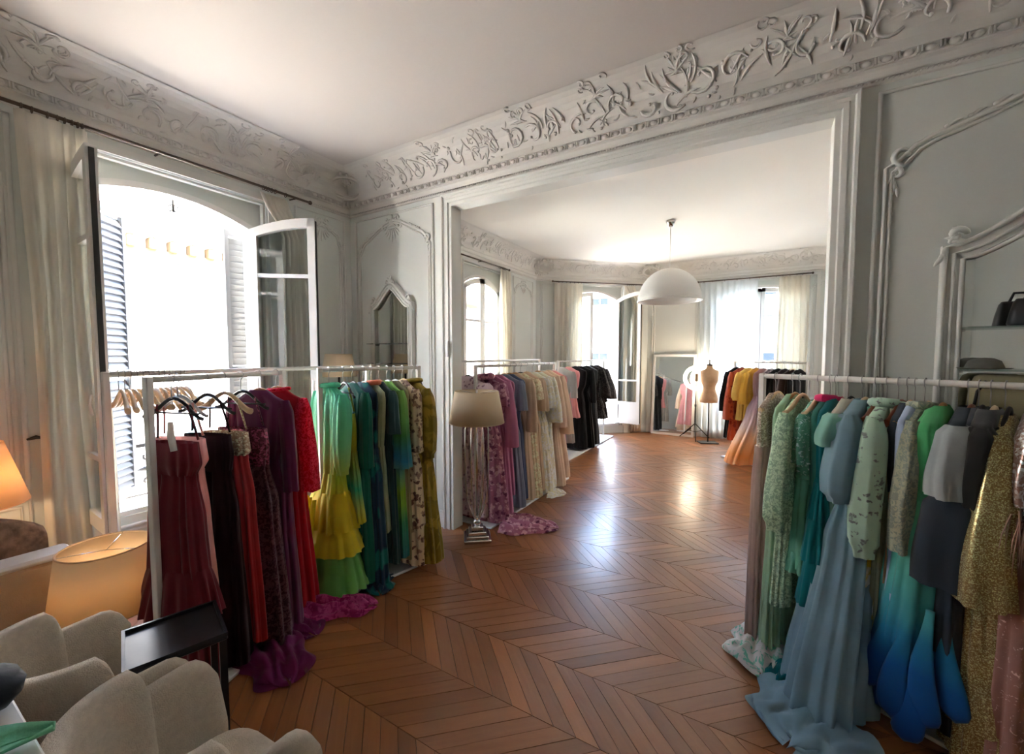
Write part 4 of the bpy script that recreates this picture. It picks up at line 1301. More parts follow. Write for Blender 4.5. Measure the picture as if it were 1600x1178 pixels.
garment(R_GRN, .615, 'floral_gown', 'cream gown with brown floral print and long sleeves', 'gown', f_flor, hem=.05, sw=.185, waist=(.92, .17, .05), hw=.27, ht=.09, hang='pale', group=gg, sleeve=dict(len=.46, r0=.055, r1=.05))
garment(R_GRN, .705, 'evening_gown', 'olive mustard gown with gathered puffed tiers at the end of the green rack', 'gown', f_must, hem=.05, sw=.19, th=.045, waist=(.78, .22, .07), hipw=.24, hw=.31, ht=.10, hang='wood', group=gg, folds=.024, collar=(.02, f_must), sleeve=dict(len=.52, r0=.06, r1=.07, puff=.025, cuff=.05))
hanger(R_GRN, .74, 'black', 'empty dark hanger standing up above the olive gown', hw=.12)

# ---- RIGHT RACK  (local +x points at the camera side)
gR = 'dresses on the right rack'
f_taupe = fab('taupe_tulle', (158, 134, 126), tl=.25, alpha=.95); f_tbead = fab('taupe_beads', (150, 128, 112), (205, 190, 178), kind='sequin', scale=160)
f_pmint = fab('pale_mint_chiffon', (150, 182, 154), tl=.25); f_slace = fab('sage_lace', (134, 164, 138), (176, 198, 172), kind='lace', scale=70); f_sea = fab('seafoam_chiffon', (98, 158, 136), tl=.2)
f_seab = fab('seafoam_beaded', (92, 150, 128), (180, 214, 200), kind='lace', scale=60, thr=.6); f_deep = fab('deep_green_lining', (48, 106, 96)); f_teal = fab('teal_tulle', (0, 98, 106), tl=.2)
f_aqua = fab('aqua_ruffle', (132, 182, 170), tl=.25); f_cream = fab('cream_knit', (196, 190, 176)); f_blue = fab('ice_blue_tulle', (130, 160, 176), tl=.3, alpha=.94, k=1.35); f_aqs = fab('aqua_sequin', (70, 140, 124), (190, 230, 220), kind='sequin', scale=60)
f_print = fab('mint_grey_print', (158, 184, 166), (104, 110, 108), kind='floral', scale=24, thr=.32); f_mprt = fab('mustard_print', (176, 156, 40), (196, 214, 200), (120, 76, 66), kind='floral', scale=11, thr=.5)
f_tan = fab('tan_crepe', (142, 106, 82)); f_lilac = fab('periwinkle_silk', (142, 154, 178)); f_grl = fab('grey_olive_lace', (140, 140, 120), (112, 120, 110), kind='lace', scale=55); f_sg2 = fab('sage_grey_chiffon', (132, 138, 116), tl=.2)
f_omb = fab('green_blue_ombre', [(0, (0, 60, 128)), (.30, (6, 84, 150)), (.46, (30, 120, 160)), (.66, (84, 172, 166)), (.95, (104, 186, 150)), (1.15, (84, 178, 116)), (1.4, (84, 178, 112))], kind='ombre', k=1.25, tl=.2)
f_grey = fab('grey_flannel', (136, 142, 144)); f_nvy = fab('charcoal_navy_wool', (38, 46, 56)); f_dnv = fab('dark_navy_satin', (14, 26, 40), kind='satin'); f_jet = fab('jet_fur', (14, 14, 16), sheen=.6)
f_gold = fab('gold_sequin', (136, 112, 66), (224, 204, 150), kind='sequin', scale=300, k=1.6); f_rose = fab('rose_sequin', (140, 108, 96), (226, 214, 208), kind='sequin', scale=110); f_rosel = fab('rose_brown_tulle', (140, 100, 90), (200, 170, 160), kind='lace', scale=60, thr=.66)
f_camel = fab('camel_wool', (172, 136, 98)); f_feath = fab('feather_taupe', (170, 140, 124), tl=.3); f_frill = fab('white_aqua_frill', (206, 208, 198), (112, 180, 162), kind='lace', scale=24, tl=.25, thr=.56); f_pink = fab('fuchsia', (190, 30, 90))
garment(R_RGT, .07, 'cape_dress', 'taupe tulle cape dress with beaded top at the left end of the right rack', 'dress', f_taupe, top=f_tbead, hem=.04, sw=.165, waist=(1.1, .17, .04), hw=.2, ht=.05, hang='pale', group=gR)
garment(R_RGT, .155, 'chiffon_dress', 'pale mint chiffon dress with a frilled white and aqua train', 'dress', f_pmint, hem=.05, sw=.18, waist=(.95, .15, .035), hw=.22, ht=.05, hang='wood', group=gR, ks=(9, 15, 21), train=(.10, -.03, .27, .10, .17, .17, .075, f_frill))
garment(R_RGT, .20, 'lace_dress', 'sage green lace dress with long full sleeves', 'dress', f_slace, hem=.30, sw=.185, waist=(.95, .15, .03), hw=.2, ht=.045, hang='pale', group=gR, sleeve=dict(len=.60, r0=.055, r1=.065, cuff=.04, out=.04), drop=.02, du=.025)
garment(R_RGT, .275, 'beaded_dress', 'seafoam dress with beaded bodice, tied waist and frilled peplum', 'dress', f_sea, top=f_seab, hem=.52, sw=.18, th=.04, waist=(.98, .15, .05), hw=.19, ht=.075, ks=(9, 14, 19), hang='pale', group=gR, belt=(.985, .011, f_sea), ruffles=[(.60, .50, .02, f_sea)], drop=.02, sleeve=dict(len=.25, r0=.05, r1=.045, out=.0))
garment(R_RGT, .325, 'evening_gown', 'deep green smooth gown right of the beaded seafoam dress', 'gown', f_deep, hem=.3, sw=.185, waist=(.95, .16, .035), hw=.2, ht=.04, hang='pale', group=gR, collar=(.02, f_pink))
garment(R_RGT, .355, 'ruffled_gown', 'dark teal gown with tiers of tulle ruffles down to the floor', 'gown', f_teal, hem=.03, sw=.17, waist=(1.0, .15, .04), hw=.23, ht=.085, hang='white', group=gR, du=.02, ruffles=[(.98, .80, .025, f_teal), (.80, .60, .03, f_teal), (.60, .38, .035, f_teal), (.38, .16, .045, f_teal)],
        train=(.18, -.02, .18, -.05, .13, .10, .07, f_teal))
garment(R_RGT, .40, 'ruffle_blouse', 'aqua ruffled short-sleeved dress under a black hanger', 'dress', f_aqua, top=f_cream, hem=.55, sw=.18, waist=(1.0, .15, .03), hw=.17, ht=.035, hang='black', group=gR, sleeve=dict(len=.15, r0=.07, r1=.08, mat=f_aqua, out=.03))
garment(R_RGT, .455, 'tulle_dress', 'ice blue tulle dress with puffed sleeves and a sweeping skirt', 'dress', f_blue, hem=.02, sw=.19, th=.05, waist=(.95, .15, .05), hipw=.19, hw=.33, ht=.15, cxh=.16, folds=.03, ks=(7, 13, 19), hang='pale', group=gR, sleeve=dict(len=.40, r0=.07, r1=.085, cuff=.05, puff=.01, out=.05),
        train=(.36, 0, .30, -.02, .22, .2, .05, f_blue))
garment(R_RGT, .505, 'strap_dress', 'aqua sequined dress hanging from a brown hanger', 'dress', f_sea, top=f_aqs, hem=.72, straps=True, sw=.19, waist=(.98, .16, .03), hw=.17, ht=.03, hang='brown', group=gR)
garment(R_RGT, .545, 'printed_dress', 'mint printed dress with bishop sleeves and mustard patterned cuffs', 'dress', f_print, mat2=f_mprt, hem=.42, sw=.185, th=.04, waist=(.74, .17, .05), hw=.19, ht=.07, hang='wood', group=gR, sleeve=dict(len=.62, r0=.06, r1=.075, cuff=.05, puff=.012, out=.035), collar=(.022, f_print))
garment(R_RGT, .585, 'chiffon_dress', 'sage grey pleated chiffon dress between the printed dress and the blue silk', 'dress', f_sg2, hem=.10, straps=True, sw=.17, waist=(.95, .15, .035), hw=.2, ht=.05, hang='brown', group=gR, ks=(9, 13, 19))
garment(R_RGT, .615, 'crepe_dress', 'tan crepe dress with dark neckline on the right rack', 'dress', f_tan, top=f_nvy, hem=.6, sw=.175, waist=(1.0, .15, .03), hw=.18, ht=.03, hang='wood', group=gR)
garment(R_RGT, .645, 'silk_dress', 'periwinkle blue silk skirt dress showing below the grey lace coat', 'dress', f_lilac, hem=.42, sw=.18, waist=(.95, .16, .03), hw=.2, ht=.04, hang='white', group=gR, du=.02)
garment(R_RGT, .672, 'lace_coat', 'grey olive lace coat with long sleeves', 'coat', f_grl, hem=.5, sw=.19, th=.04, waist=(.95, .17, .04), hw=.19, ht=.05, hang='pale', group=gR, sleeve=dict(len=.55, r0=.055, r1=.05, out=.03), collar=(.018, f_grl))
def petals(o, rnd, prof):
    for k, (x, y, zb, zt, w) in enumerate(((.245, -.11, .17, .60, .046), (.275, -.035, .10, .56, .05), (.27, .055, .13, .58, .05), (.235, .125, .19, .6, .045), (.18, -.15, .22, .6, .042), (.285, .01, .04, .40, .05))):
        b = MB(); n = 20; rings = []
        for i in range(19):
            t = i / 18
            r = lerp(.014, w, smooth(t / .86)) if t < .86 else w * sqrt(max(0.004, 1 - ((t - .86) / .14) ** 2))
            rings.append([(x - .055 * (1 - t) ** 1.3 + (r * .22 + .004) * cos(2 * pi * j / n), y * (.7 + .3 * t) + (.010 * sin(5 * t + k)) + r * sin(2 * pi * j / n), lerp(zt, zb, t)) for j in range(n)])
        b.loft(rings, True, cap=True).build('petal_hem', f_omb, o)
garment(R_RGT, .72, 'ombre_gown', 'green to blue ombre gown ending in rounded petal flounces', 'gown', f_omb, hem=.10, sw=.20, th=.055, waist=(1.0, .19, .06), hipw=.22, hw=.25, ht=.14, folds=.024, cyh=-.05, du=.015, hang='wood', group=gR, extra=petals)
garment(R_RGT, .80, 'wool_coat', 'charcoal coat with light grey flannel shoulders', 'coat', f_nvy, top=f_nvy, hem=.42, sw=.2, th=.045, waist=(.95, .2, .05), hw=.23, ht=.06, folds=.008, hang='brown', group=gR, sleeve=dict(len=.28, r0=.065, r1=.075, out=.03, mat=f_grey, ry=.9), power=.75,
        extra=lambda o, r, p: [sleeve_mb(1, .215, 1.06, .36, r, .09, .10, .0, None, 0, .95).build('lower_sleeve', f_nvy, o)])
garment(R_RGT, .83, 'satin_gown', 'dark navy satin gown under the charcoal coat', 'gown', f_dnv, hem=.10, sw=.18, waist=(.95, .17, .04), hw=.22, ht=.06, hang='black', group=gR)
garment(R_RGT, .862, 'fur_jacket', 'black jacket with furry collar above the gold dress', 'jacket', f_jet, hem=.98, sw=.2, th=.055, waist=(1.0, .19, .05), hw=.19, ht=.05, hang='pale', group=gR, neck=.085, sleeve=dict(len=.30, r0=.07, r1=.065, out=.02))
garment(R_RGT, .90, 'sequin_dress', 'gold sequined dress with long pleated sleeves and tiered skirt', 'dress', f_gold, hem=.03, sw=.19, th=.05, waist=(.95, .17, .06), hipw=.19, hw=.24, ht=.10, folds=.02, ks=(8, 13, 19), hang='black', group=gR, drop=.02, sleeve=dict(len=.62, r0=.065, r1=.10, out=.05, ry=.8), ruffles=[(.36, .18, .025, f_gold)])
def feathers(o, rnd, prof):
    b = MB()
    for i in range(320):
        a = rnd.uniform(0, 2 * pi); x0, y0 = .19 * cos(a), .065 * sin(a); ln = rnd.uniform(.08, .17)
        z = rnd.uniform(.98, 1.06); dx, dy = cos(a) * rnd.uniform(.03, .09) + rnd.uniform(-.05, .05), sin(a) * .06 + rnd.uniform(-.05, .05)
        b.tube([(x0, y0, z), (x0 + dx * .6, y0 + dy * .6, z + .01), (x0 + dx, y0 + dy, z - ln * .5), (x0 + dx * 1.1, y0 + dy * 1.1, z - ln)], [.0012, .0024, .002, .0005], 4, flat=.3)
    tag(b.build('feather_trim', f_feath, o), kind='stuff')
garment(R_RGT, .98, 'sequin_gown', 'rose sequined gown with feather trim at the right edge', 'gown', f_rosel, top=f_rose, hem=.03, sw=.185, th=.05, waist=(1.0, .17, .055), hw=.24, ht=.10, hang='pale', group=gR, extra=feathers, sleeve=dict(len=.26, r0=.06, r1=.055, out=.02, mat=f_rose))
garment(R_RGT, 1.08, 'wool_coat', 'camel wool coat at the far right edge of the right rack', 'coat', f_camel, hem=.14, sw=.2, th=.045, waist=(.95, .21, .05), hw=.27, ht=.07, folds=.008, hang='black', group=gR)
# ---- FAR LEFT RACK (mauve to cream)
f_mauf = fab('mauve_floral', (140, 84, 104), (176, 132, 142), (96, 44, 70), kind='floral', scale=22, thr=.5, tl=.2); f_mau = fab('mauve_rose', (160, 98, 126)); f_lav = fab('lavender_print', (186, 164, 170), (130, 98, 114), kind='floral', scale=24, thr=.4)
f_slate = fab('slate_blue', (104, 112, 132), kind='satin'); f_nv2 = fab('dusty_navy', (66, 76, 104)); f_bei = fab('beige_crepe', (186, 162, 136)); f_ivl = fab('ivory_lace', (206, 194, 172), (226, 218, 200), kind='lace', scale=22, tl=.2); f_blsh = fab('blush_chiffon', (206, 176, 154), tl=.2); f_gold2 = fab('ecru_lace', (190, 170, 138), (214, 200, 172), kind='lace', scale=24)
f_dpink = fab('dusty_pink', (190, 130, 130)); f_gry = fab('dove_grey', (140, 138, 134)); f_black = fab('black_crepe', (20, 20, 22), sheen=.15); f_blkl = fab('black_ruffle_lace', (26, 24, 25), (50, 46, 46), kind='lace', scale=30)
gA = 'gowns on the first far rack'
spec = [(.04, 'floral_gown', 'lavender print gown behind the left frame of the opening', f_lav, dict(hem=.08, sw=.2, hw=.24, ht=.07, du=-.12, sleeve=dict(len=.3, r0=.08, r1=.07, puff=.02))),
        (.13, 'floral_gown', 'mauve floral gown with long train behind the floor lamp', f_mauf, dict(hem=.03, sw=.195, hw=.28, ht=.10, collar=(.035, f_mauf), ruffles=[(1.25, 1.14, .03, f_mauf)], sleeve=dict(len=.22, r0=.07, r1=.07), train=(.24, .0, .46, .10, .24, .16, .07, f_mauf))),
        (.26, 'evening_gown', 'plain rose mauve gown with long bell sleeves', f_mau, dict(hem=.06, sw=.2, hw=.24, ht=.07, sleeve=dict(len=.62, r0=.055, r1=.075, out=.05))),
        (.38, 'evening_gown', 'lilac rose gown squeezed between the mauve and slate gowns', f_mau, dict(hem=.2, sw=.19, hw=.2, ht=.05)),
        (.50, 'satin_gown', 'slate blue satin gown on the first far rack', f_slate, dict(hem=.05, sw=.2, hw=.25, ht=.07, sleeve=dict(len=.3, r0=.05, r1=.05))),
        (.60, 'evening_gown', 'dusty navy gown next to the slate blue one', f_nv2, dict(hem=.1, sw=.19, hw=.22, ht=.06)),
        (.72, 'evening_gown', 'beige gown with a split neckline and long sleeves', f_bei, dict(hem=.06, sw=.2, hw=.24, ht=.07, sleeve=dict(len=.55, r0=.055, r1=.07))),
        (.84, 'lace_gown', 'ecru lace gown with capped sleeves', f_gold2, dict(hem=.05, sw=.2, hw=.26, ht=.08, sleeve=dict(len=.22, r0=.06, r1=.07))),
        (.98, 'evening_gown', 'warm beige gown with elbow sleeves beside the ivory lace', f_bei, dict(hem=.08, sw=.195, hw=.23, ht=.06, sleeve=dict(len=.36, r0=.055, r1=.06))),
        (1.12, 'lace_gown', 'ivory lace gown with tiered flounces and small train', f_ivl, dict(hem=.03, sw=.2, hw=.27, ht=.10, ruffles=[(1.02, .80, .03, f_ivl), (.72, .5, .04, f_ivl)], sleeve=dict(len=.34, r0=.06, r1=.085), train=(.22, 0, .16, .05, .18, .12, .04, f_ivl))),
        (1.26, 'lace_gown', 'white ivory gown with fringed cape sleeves', f_ivl, dict(hem=.05, sw=.2, hw=.25, ht=.08, sleeve=dict(len=.52, r0=.06, r1=.10, out=.05))),
        (1.40, 'chiffon_gown', 'pale blush chiffon gown with wide skirt', f_blsh, dict(hem=.03, sw=.2, hw=.30, ht=.10, ks=(8, 13, 19), sleeve=dict(len=.6, r0=.055, r1=.08, out=.05))),
        (1.54, 'chiffon_gown', 'blush gown with draped side beside the dusty pink one', f_blsh, dict(hem=.10, sw=.2, hw=.30, ht=.08, sleeve=dict(len=.7, r0=.055, r1=.09, out=.07))),
        (1.66, 'evening_gown', 'dusty pink gown behind the last blush gown', f_dpink, dict(hem=.2, sw=.2, hw=.22, ht=.06))]
hs = ['black', 'black', 'wood', 'white', 'pale', 'wood', 'wood', 'black', 'pale', 'white', 'wood', 'white', 'pale', 'white']
for (s, nm, lb, mt, kw), h in zip(spec, hs):
    garment(R_FLA, s, nm, lb, 'gown', mt, hang=h, group=gA, **kw)
gC = 'garments on the black rack'
spec = [(.12, 'evening_gown', 'dove grey gown at the near end of the black rack', f_gry, dict(hem=.25, sw=.2, hw=.22, ht=.06, sleeve=dict(len=.4, r0=.05, r1=.05))),
        (.38, 'evening_gown', 'dusty pink short dress beside the dove grey gown', f_dpink, dict(hem=.6, sw=.19, hw=.2, ht=.06)),
        (.66, 'black_gown', 'plain black column gown', f_black, dict(hem=.05, sw=.2, hw=.22, ht=.09)),
        (.92, 'black_gown', 'black gown with long sleeves in the middle of the black rack', f_black, dict(hem=.03, sw=.2, hw=.25, ht=.10, sleeve=dict(len=.55, r0=.055, r1=.05))),
        (1.18, 'black_gown', 'black satin gown with sheen beside the ruffled black dress', fab('black_satin', (24, 24, 27), kind='satin'), dict(hem=.04, sw=.2, hw=.24, ht=.10)),
        (1.46, 'ruffled_dress', 'short tiered black lace dress near the bay window', f_blkl, dict(hem=.45, sw=.19, hw=.24, ht=.10, ruffles=[(1.0, .84, .05, f_blkl), (.8, .64, .05, f_blkl), (.6, .45, .05, f_blkl)], sleeve=dict(len=.5, r0=.06, r1=.12, out=.06))),
        (1.70, 'ruffled_dress', 'black lace dress with flared sleeves, last before the bay window', f_blkl, dict(hem=.42, sw=.19, hw=.22, ht=.09, ruffles=[(.9, .72, .05, f_blkl)], sleeve=dict(len=.55, r0=.06, r1=.13, out=.08)))]
for (s, nm, lb, mt, kw), h in zip(spec, ['white', 'pale', 'black', 'white', 'black', 'white', 'black']):
    garment(R_FLC, s, nm, lb, 'dress', mt, hang=h, group=gC, **kw)
# ---- FAR RIGHT RACK
f_rust = fab('rust_print', (156, 66, 38), (120, 36, 22), kind='floral', scale=12, thr=.4); f_ylw = fab('yellow_chiffon', (226, 190, 104), tl=.3, k=1.2); f_amb = fab('amber_silk', (220, 160, 66), tl=.2)
f_lavo = fab('lavender_orange_skirt', [(0, (226, 170, 120)), (.18, (232, 150, 82)), (.35, (226, 176, 132)), (.6, (206, 186, 182)), (.9, (176, 152, 174)), (1.35, (186, 146, 140))], kind='ombre', tl=.25, k=1.25)
f_mix = fab('grey_sequin', (110, 96, 100), (190, 176, 176), kind='sequin', scale=60); f_brn = fab('dark_brown', (48, 30, 26)); f_choc = fab('chocolate_velvet', (38, 22, 22), sheen=.3)
gD = 'garments on the far right rack'
spec = [(.03, 'black_coat', 'black coat at the left end of the far right rack', f_black, dict(hem=.32, sw=.2, hw=.2, ht=.06, sleeve=dict(len=.6, r0=.055, r1=.06, out=.06))),
        (.12, 'kaftan', 'rust red printed kaftan on the far right rack', f_rust, dict(hem=.30, sw=.2, hw=.22, ht=.07, sleeve=dict(len=.72, r0=.07, r1=.09, out=.04))),
        (.24, 'blouse', 'yellow chiffon blouse with gathered hem', f_ylw, dict(hem=.62, sw=.2, th=.05, hw=.2, ht=.08, waist=(.95, .18, .06), sleeve=dict(len=.42, r0=.07, r1=.08, cuff=.05))),
        (.36, 'blouse', 'amber silk blouse beside the yellow chiffon one', f_amb, dict(hem=.66, sw=.2, hw=.2, ht=.06, waist=(.95, .18, .05), sleeve=dict(len=.46, r0=.06, r1=.07))),
        (.48, 'flared_gown', 'lavender gown with a wide orange flared skirt reaching the floor', f_lavo, dict(hem=.03, sw=.17, hw=.36, ht=.17, cxh=.15, cyh=-.08, waist=(1.0, .12, .05), hipw=.17, folds=.035, ks=(8, 12, 17))),
        (.60, 'sequin_dress', 'grey sequined dress right of the orange skirt', f_mix, dict(hem=.15, sw=.19, hw=.2, ht=.05)),
        (.70, 'black_gown', 'black gown near the right end of the far right rack', f_black, dict(hem=.05, sw=.2, hw=.22, ht=.06, sleeve=dict(len=.5, r0=.05, r1=.05))),
        (.80, 'velvet_gown', 'chocolate velvet gown near the right end of the far right rack', f_choc, dict(hem=.05, sw=.2, hw=.22, ht=.06)),
        (.90, 'velvet_coat', 'dark brown coat on the far right rack', f_brn, dict(hem=.1, sw=.2, hw=.22, ht=.06, sleeve=dict(len=.6, r0=.055, r1=.055))),
        (1.0, 'black_gown', 'black gown against the far right rack post', f_black, dict(hem=.05, sw=.2, hw=.22, ht=.06))]
for (s, nm, lb, mt, kw), h in zip(spec, ['black', 'brown', 'white', 'wood', 'white', 'white', 'black', 'black', 'pale', 'black']):
    garment(R_FRD, s, nm, lb, 'dress', mt, hang=h, group=gD, **kw)
# ================================================================== FURNITURE AND LAMPS
M['boucle'] = paint('boucle_wool', (.56, .485, .39), 0.95, 0.07, 60, bump=0.5, bscale=260, spec=.12)
M['sofa'] = paint('cream_sofa_cloth', S(196, 176, 146, 1.1), 0.9, 0.05, 20, bump=0.3, bscale=200, spec=.2)
M['fur'] = paint('brown_fur', S(140, 116, 98, 1.1), 0.95, 0.45, 26, bump=1.0, bscale=40, spec=.1)
M['blacktab'] = paint('black_lacquer_table', (0.018, 0.019, 0.024), 0.30, 0.15, 12, bump=.08, bscale=14)
def shade_mat(nm, c, t):
    m, nt, p, out = nodes(nm)
    p.inputs['Base Color'].default_value = (*c, 1); p.inputs['Roughness'].default_value = .8
    tc = N(nt, 'ShaderNodeTexCoord'); wv = N(nt, 'ShaderNodeTexNoise'); wv.inputs['Scale'].default_value = 220; nt.links.new(tc.outputs['Object'], wv.inputs['Vector'])
    b = N(nt, 'ShaderNodeBump'); b.inputs['Strength'].default_value = .1; nt.links.new(wv.outputs[0], b.inputs['Height']); nt.links.new(b.outputs[0], p.inputs['Normal'])
    tr = N(nt, 'ShaderNodeBsdfTranslucent'); tr.inputs[0].default_value = (*c, 1)
    mx = N(nt, 'ShaderNodeMixShader'); mx.inputs[0].default_value = t
    nt.links.new(p.outputs[0], mx.inputs[1]); nt.links.new(tr.outputs[0], mx.inputs[2]); nt.links.new(mx.outputs[0], out.inputs[0])
    return m
M['shade'] = shade_mat('cream_lampshade', S(228, 206, 172, 1.0), .45)
M['shade2'] = shade_mat('peach_lampshade', S(244, 212, 172, 1.0), .5)
M['shade3'] = shade_mat('pale_lampshade', S(232, 214, 184, 1.0), .4)
M['bulb'] = emissive('warm_bulb', (1.0, .72, .42), 6.0)

def bulb(o, x, y, z, e):
    MB().sphere((x, y, z), .028, 10, 8).build('bulb', M['bulb'], o)
    l = bpy.data.lights.new('bulb_light', 'POINT'); l.energy = e; l.color = (1.0, .72, .44); l.shadow_soft_size = .03
    lo = bpy.data.objects.new('bulb_light', l); COL.objects.link(lo); lo.parent = o; lo.location = (x, y, z)
def shade(o, prof, mat, rings=True):
    n = 48
    b = MB(); b.lathe(prof, (0, 0), n)
    s = b.build('lamp_shade', mat, o)
    md = s.modifiers.new('thickness', 'SOLIDIFY'); md.thickness = .003
    for r, z in (prof[0], prof[-1]):
        MB().tube([(r * cos(2 * pi * i / n), r * sin(2 * pi * i / n), z) for i in range(n)], .004, 6, closed=True).build('trim_ring', M['white'] if False else mat, s)
    r, z = prof[0]
    sp = MB()
    for k in range(3):
        a = 2 * pi * k / 3 + .4
        sp.tube([(r * cos(a), r * sin(a), z), (0, 0, z - .02)], .002, 4)
    sp.build('spider', M['chrome'], s)
    return s

# lit table lamp between the chairs and the window
o = thing('table_lamp', 'low lamp with large tapered cream shade between sofa and red gowns', 'lamp', (-2.62, .665, 0))
MB().lathe([(.001, 0), (.11, 0), (.11, .02), (.03, .035), (.02, .06), (.045, .12), (.06, .2), (.045, .28), (.018, .34), (.014, .60), (.001, .60)], (0, 0), 24).build('lamp_base', M['chrome'], o)
shade(o, [(.165, .70), (.205, .41)], M['shade'])
bulb(o, 0, 0, .50, 2.4)
# lit lamp at the left edge
o = thing('table_lamp', 'glowing lamp with peach shade at the left edge beside the sofa', 'lamp', (-3.37, .35, 0))
MB().lathe([(.001, 0), (.13, 0), (.13, .025), (.02, .05), (.014, .3), (.03, .5), (.05, .62), (.03, .74), (.014, .80), (.001, .80)], (0, 0), 24).build('lamp_base', M['chrome'], o)
shade(o, [(.135, 1.15), (.215, .84)], M['shade2'])
bulb(o, 0, 0, .96, 5.0)
# unlit lamp in the corner
o = thing('floor_lamp', 'floor lamp with pale shade in the corner behind the green rack', 'lamp', (-3.36, 2.5, 0))
MB().lathe([(.001, 0), (.12, 0), (.12, .02), (.012, .03), (.01, 1.5), (.001, 1.5)], (0, 0), 20).build('lamp_base', M['dark'], o)
shade(o, [(.115, 1.60), (.155, 1.40)], M['shade3'])

# cage floor lamp in the opening
o = thing('floor_lamp', 'floor lamp with chrome cage stem and wide cream shade in the opening', 'lamp', (-2.06, 2.88, 0), radians(38))
b = MB()
for w, z0, z1 in ((.115, 0, .03), (.095, .03, .055), (.075, .055, .085), (.05, .085, .12)):
    b.bbox(-w, w, -w, w, z0, z1, .006)
b.build('stepped_base', M['chrome'], o)
b = MB(); b.sphere((0, 0, .145), .034, 12, 8); b.sphere((0, 0, .185), .022, 10, 8); b.build('knop', M['chrome'], o)
for k in range(6):
    a = 2 * pi * k / 6
    prof = [(.012, .17), (.03, .20), (.058, .27), (.082, .36), (.095, .48), (.1, .7), (.098, .95), (.085, 1.02), (.05, 1.05), (.0, 1.06)]
    MB().tube([(r * cos(a), r * sin(a), z) for r, z in prof], .0065, 7).build('cage_rod', M['chrome'], o)
MB().tube([(0, 0, .15), (0, 0, 1.30)], .009, 8).build('stem', M['chrome'], o)
shade(o, [(.185, 1.285), (.235, 1.02)], M['shade3'])

# pendant
o = thing('pendant_lamp', 'large white dome pendant lamp hanging in the far room', 'lamp', (-1.043, 5.86, 2.313))
n = 40; R = .40; Hh = .425
prof = [(R * cos(t), Hh * sin(t)) for t in [pi / 2 * i / 14 for i in range(15)]]
prof[-1] = (.012, Hh)
d = MB().lathe(prof, (0, 0), n).build('dome', M['white'], o)
md = d.modifiers.new('thickness', 'SOLIDIFY'); md.thickness = .014
MB().tube([(R * cos(2 * pi * i / n), R * sin(2 * pi * i / n), 0) for i in range(n)], .012, 8, closed=True).build('rim', M['white'], o)
MB().tube([(0, 0, Hh), (0, 0, ZC - 2.313 - .03)], .005, 6).build('cable', M['white'], o)
MB().lathe([(.008, ZC - 2.313 - .085), (.03, ZC - 2.313 - .08), (.055, ZC - 2.313 - .03), (.06, ZC - 2.313), (.001, ZC - 2.313)], (0, 0), 20).build('canopy', M['chrome'], o)
MB().tube([(0, 0, Hh - .06), (0, 0, Hh - .2)], .022, 10).build('socket', M['white'], o)

# ---- tub armchairs
def petal(path, z0, zt, th, endr, mat, name, parent, lean=0.0):
    """upholstered slab along a plan path; rounded free ends"""
    P = [Vector(p) for p in path]; n = len(P)
    cum = [0]
    for i in range(1, n): cum.append(cum[-1] + (P[i] - P[i - 1]).length)
    L = cum[-1]; rings = []
    for i in range(n):
        t = (P[min(i + 1, n - 1)] - P[max(i - 1, 0)]).normalized(); nr = Vector((t.y, -t.x))
        s = cum[i]; e = min(s, L - s)
        k = 1.0 if e > endr else sqrt(max(0.0, 1 - (1 - e / endr) ** 2))
        top = z0 + (zt - z0) * (.45 + .55 * k); bt = th * (.35 + .65 * k)
        ring = []
        m = 14
        for j in range(m):
            a = 2 * pi * j / m
            cx = math.copysign(abs(cos(a)) ** .55, cos(a)) * bt / 2
            zz = (z0 + top) / 2 + math.copysign(abs(sin(a)) ** .35, sin(a)) * (top - z0) / 2
            v = P[i] + nr * (cx + lean * (zz - z0))
            ring.append((v.x, v.y, zz))
        rings.append(ring)
    return MB().loft(rings, True, cap=True).build(name, mat, parent)
def armchair(label, x, y, rz):
    o = thing('armchair', label, 'armchair', (x, y, 0), rz, 'boucle tub chairs')
    b = MB()
    rings = []
    for z, g in ((.24, .03), (.27, 0), (.37, 0), (.405, .012), (.42, .05)):
        ring = []
        for j in range(28):
            a = 2 * pi * j / 28
            ring.append(((.21 - g) * math.copysign(abs(cos(a)) ** .5, cos(a)), .03 + (.225 - g) * math.copysign(abs(sin(a)) ** .5, sin(a)), z))
        rings.append(ring)
    b.loft(rings, True, cap=True).build('seat_cushion', M['boucle'], o)
    arc = [(-.215 * cos(t), -.02 - .20 * sin(t)) for t in [pi * i / 22 for i in range(23)]]
    arc = [(-.214, .03), (-.215, .015), (-.215, .0)] + arc + [(.215, .0), (.215, .015), (.214, .03)]
    petal(arc, .26, .74, .07, .055, M['boucle'], 'backrest', o)
    for sd in (-1, 1):
        pth = [(sd * (.255 - .03 * (1 - i / 14) ** 2), -.12 + .35 * i / 14) for i in range(15)]
        petal(pth, .20, .645, .058, .10, M['boucle'], 'armrest', o)
    MB().bbox(-.19, .19, -.17, .22, .19, .26, .02).build('seat_base', M['boucle'], o)
    for sx in (-1, 1):
        for sy in (-1, 1):
            MB().tube([(sx * .15, .02 + sy * .15, .2), (sx * .17, .02 + sy * .17, 0)], [.016, .011], 8).build('leg', M['blacktab'], o)
armchair('beige boucle tub chair nearest the camera', -1.235, .43, radians(2))
armchair('beige boucle tub chair behind the black side table', -1.81, .385, radians(2))

